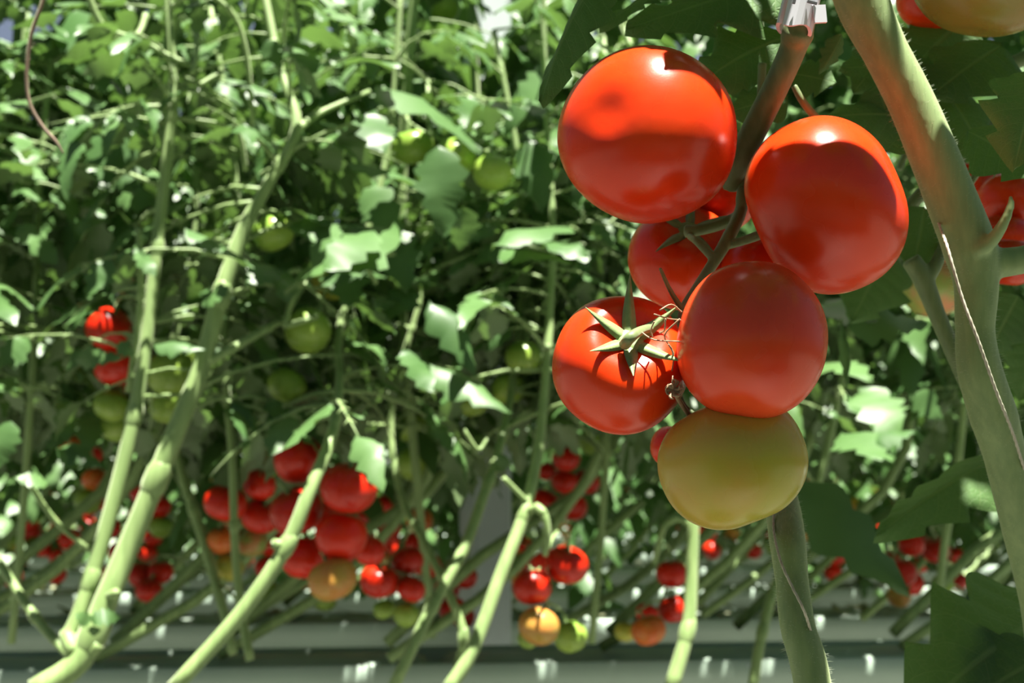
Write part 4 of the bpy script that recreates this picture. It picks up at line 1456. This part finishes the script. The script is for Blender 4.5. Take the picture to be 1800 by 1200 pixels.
m = MB()  # stalks that tie the added shading leaflets to the stem
for b in ((.270, .354), (.152, .351), (.152, .513), (.022, .541), (.345, .491), (.05, .579), (.30, .339), (.21, .309)):
    e = Vector((*b, ZL + .02))
    a = Vector(ups[14])
    mid = a.lerp(e, .5) + Vector((.06 if e.y < .5 and e.x > .1 else 0, 0, .05))
    if e.y < .4:
        mid = Vector((.32, .45, 1.80))
    tube(m, [a, mid, e], [.0022, .0018, .0013], 8, 6)
m.build('leaf_stalk', M['truss'], near, origin=base.copy())

# --- twine and clip
def rope(path, w, label, name='support_twine', cat='twine'):
    m = MB()
    pts, rad = spline([P(a, b, d) for a, b, d in path], [w] * len(path), 10)
    q = 3
    for k in range(q):                          # three twisted strands
        ph = k * 2 * PI / q
        tg = np.gradient(pts, axis=0)
        tg /= np.linalg.norm(tg, axis=1)[:, None]
        L = np.cumsum(np.r_[0, np.linalg.norm(np.diff(pts, axis=0), axis=1)])
        a = np.cross(tg, (0, 1, 0.01))
        a /= np.linalg.norm(a, axis=1)[:, None]
        b = np.cross(tg, a)
        th = L / .004 * 2 + ph
        tube(m, pts + w * .5 * (np.cos(th)[:, None] * a + np.sin(th)[:, None] * b), [w * .62] * len(pts), 6, smooth=False)
    o = m.build(name, M['twine'], origin=P(*path[-1]))
    return tag(o, label, cat)


rope([(1540, -60, 0.560), (1558, 10, 0.552), (1574, 60, 0.558), (1596, 130, 0.575), (1630, 250, 0.582), (1645, 370, 0.565), (1664, 430, 0.538), (1690, 520, 0.534), (1720, 600, 0.532), (1752, 690, 0.538), (1780, 760, 0.550), (1806, 840, 0.565), (1850, 960, 0.590)],
     .00075, 'pale twine wound around the thick main stem on the right')
rope([(1362, 880, .56), (1360, 930, .548), (1372, 985, .522), (1392, 1030, .516), (1412, 1070, .514), (1424, 1105, .522), (1437, 1150, .535), (1440, 1230, .54)], .00065, 'pale twine wound around the lower fuzzy stem')

clip = empty('truss_clip', P(1408, 20, .52))
tag(clip, 'white plastic truss clip on the fruit stalk at the top edge', 'clip')
mc = MB()
cx = camdir(1, 0, -.25)
cy = camdir(.25, 0, 1)
cz = -FWD
c0 = P(1408, 18, .518)
n = 18
rad_o, rad_i = .0085, .0068
V, Fc = [], []
for i in range(n + 1):
    a = math.radians(-200 + 340 * i / n)
    d_ = cx * math.cos(a) + cz * math.sin(a)
    for rr, hh in ((rad_o, -.0075), (rad_o, .0075), (rad_i, .0075), (rad_i, -.0075)):
        V.append(c0 - cz * .006 + d_ * rr + cy * (hh * (1 + .15 * math.cos(3 * a))))
for i in range(n):
    for k in range(4):
        k2 = (k + 1) % 4
        Fc.append((i * 4 + k, i * 4 + k2, (i + 1) * 4 + k2, (i + 1) * 4 + k))
Fc += [(0, 1, 2, 3), (n * 4 + 3, n * 4 + 2, n * 4 + 1, n * 4)]
mc.add([list(v) for v in V], Fc)
mc.build('band', M['clip'], clip, origin=clip.location.copy(), smooth=False)
for dx, dz, w_, h_ in ((-.0045, .002, .0006, .001), (.0035, .0035, .0022, .0005)):  # dark blocks on the band stand in for its shaded holes
    m = MB()
    q = c0 + cz * .003 + cx * dx + cy * dz
    rot = np.array([list(cx), list(cy), list(cz)]).T
    box(m, (-w_, -h_, -.0004), (w_, h_, .0008), rot, q)
    m.build('slot', M['dark'], clip, smooth=False, origin=clip.location.copy())
m = MB()
box(m, (-.003, -.004, -.001), (.003, .004, .001), np.array([list(camdir(1, .2, .1)), list(camdir(-.1, 0, 1)), list(cz)]).T, c0 + cx * .0085 + cz * .001)
m.build('latch', M['clip'], clip, smooth=False, origin=clip.location.copy())
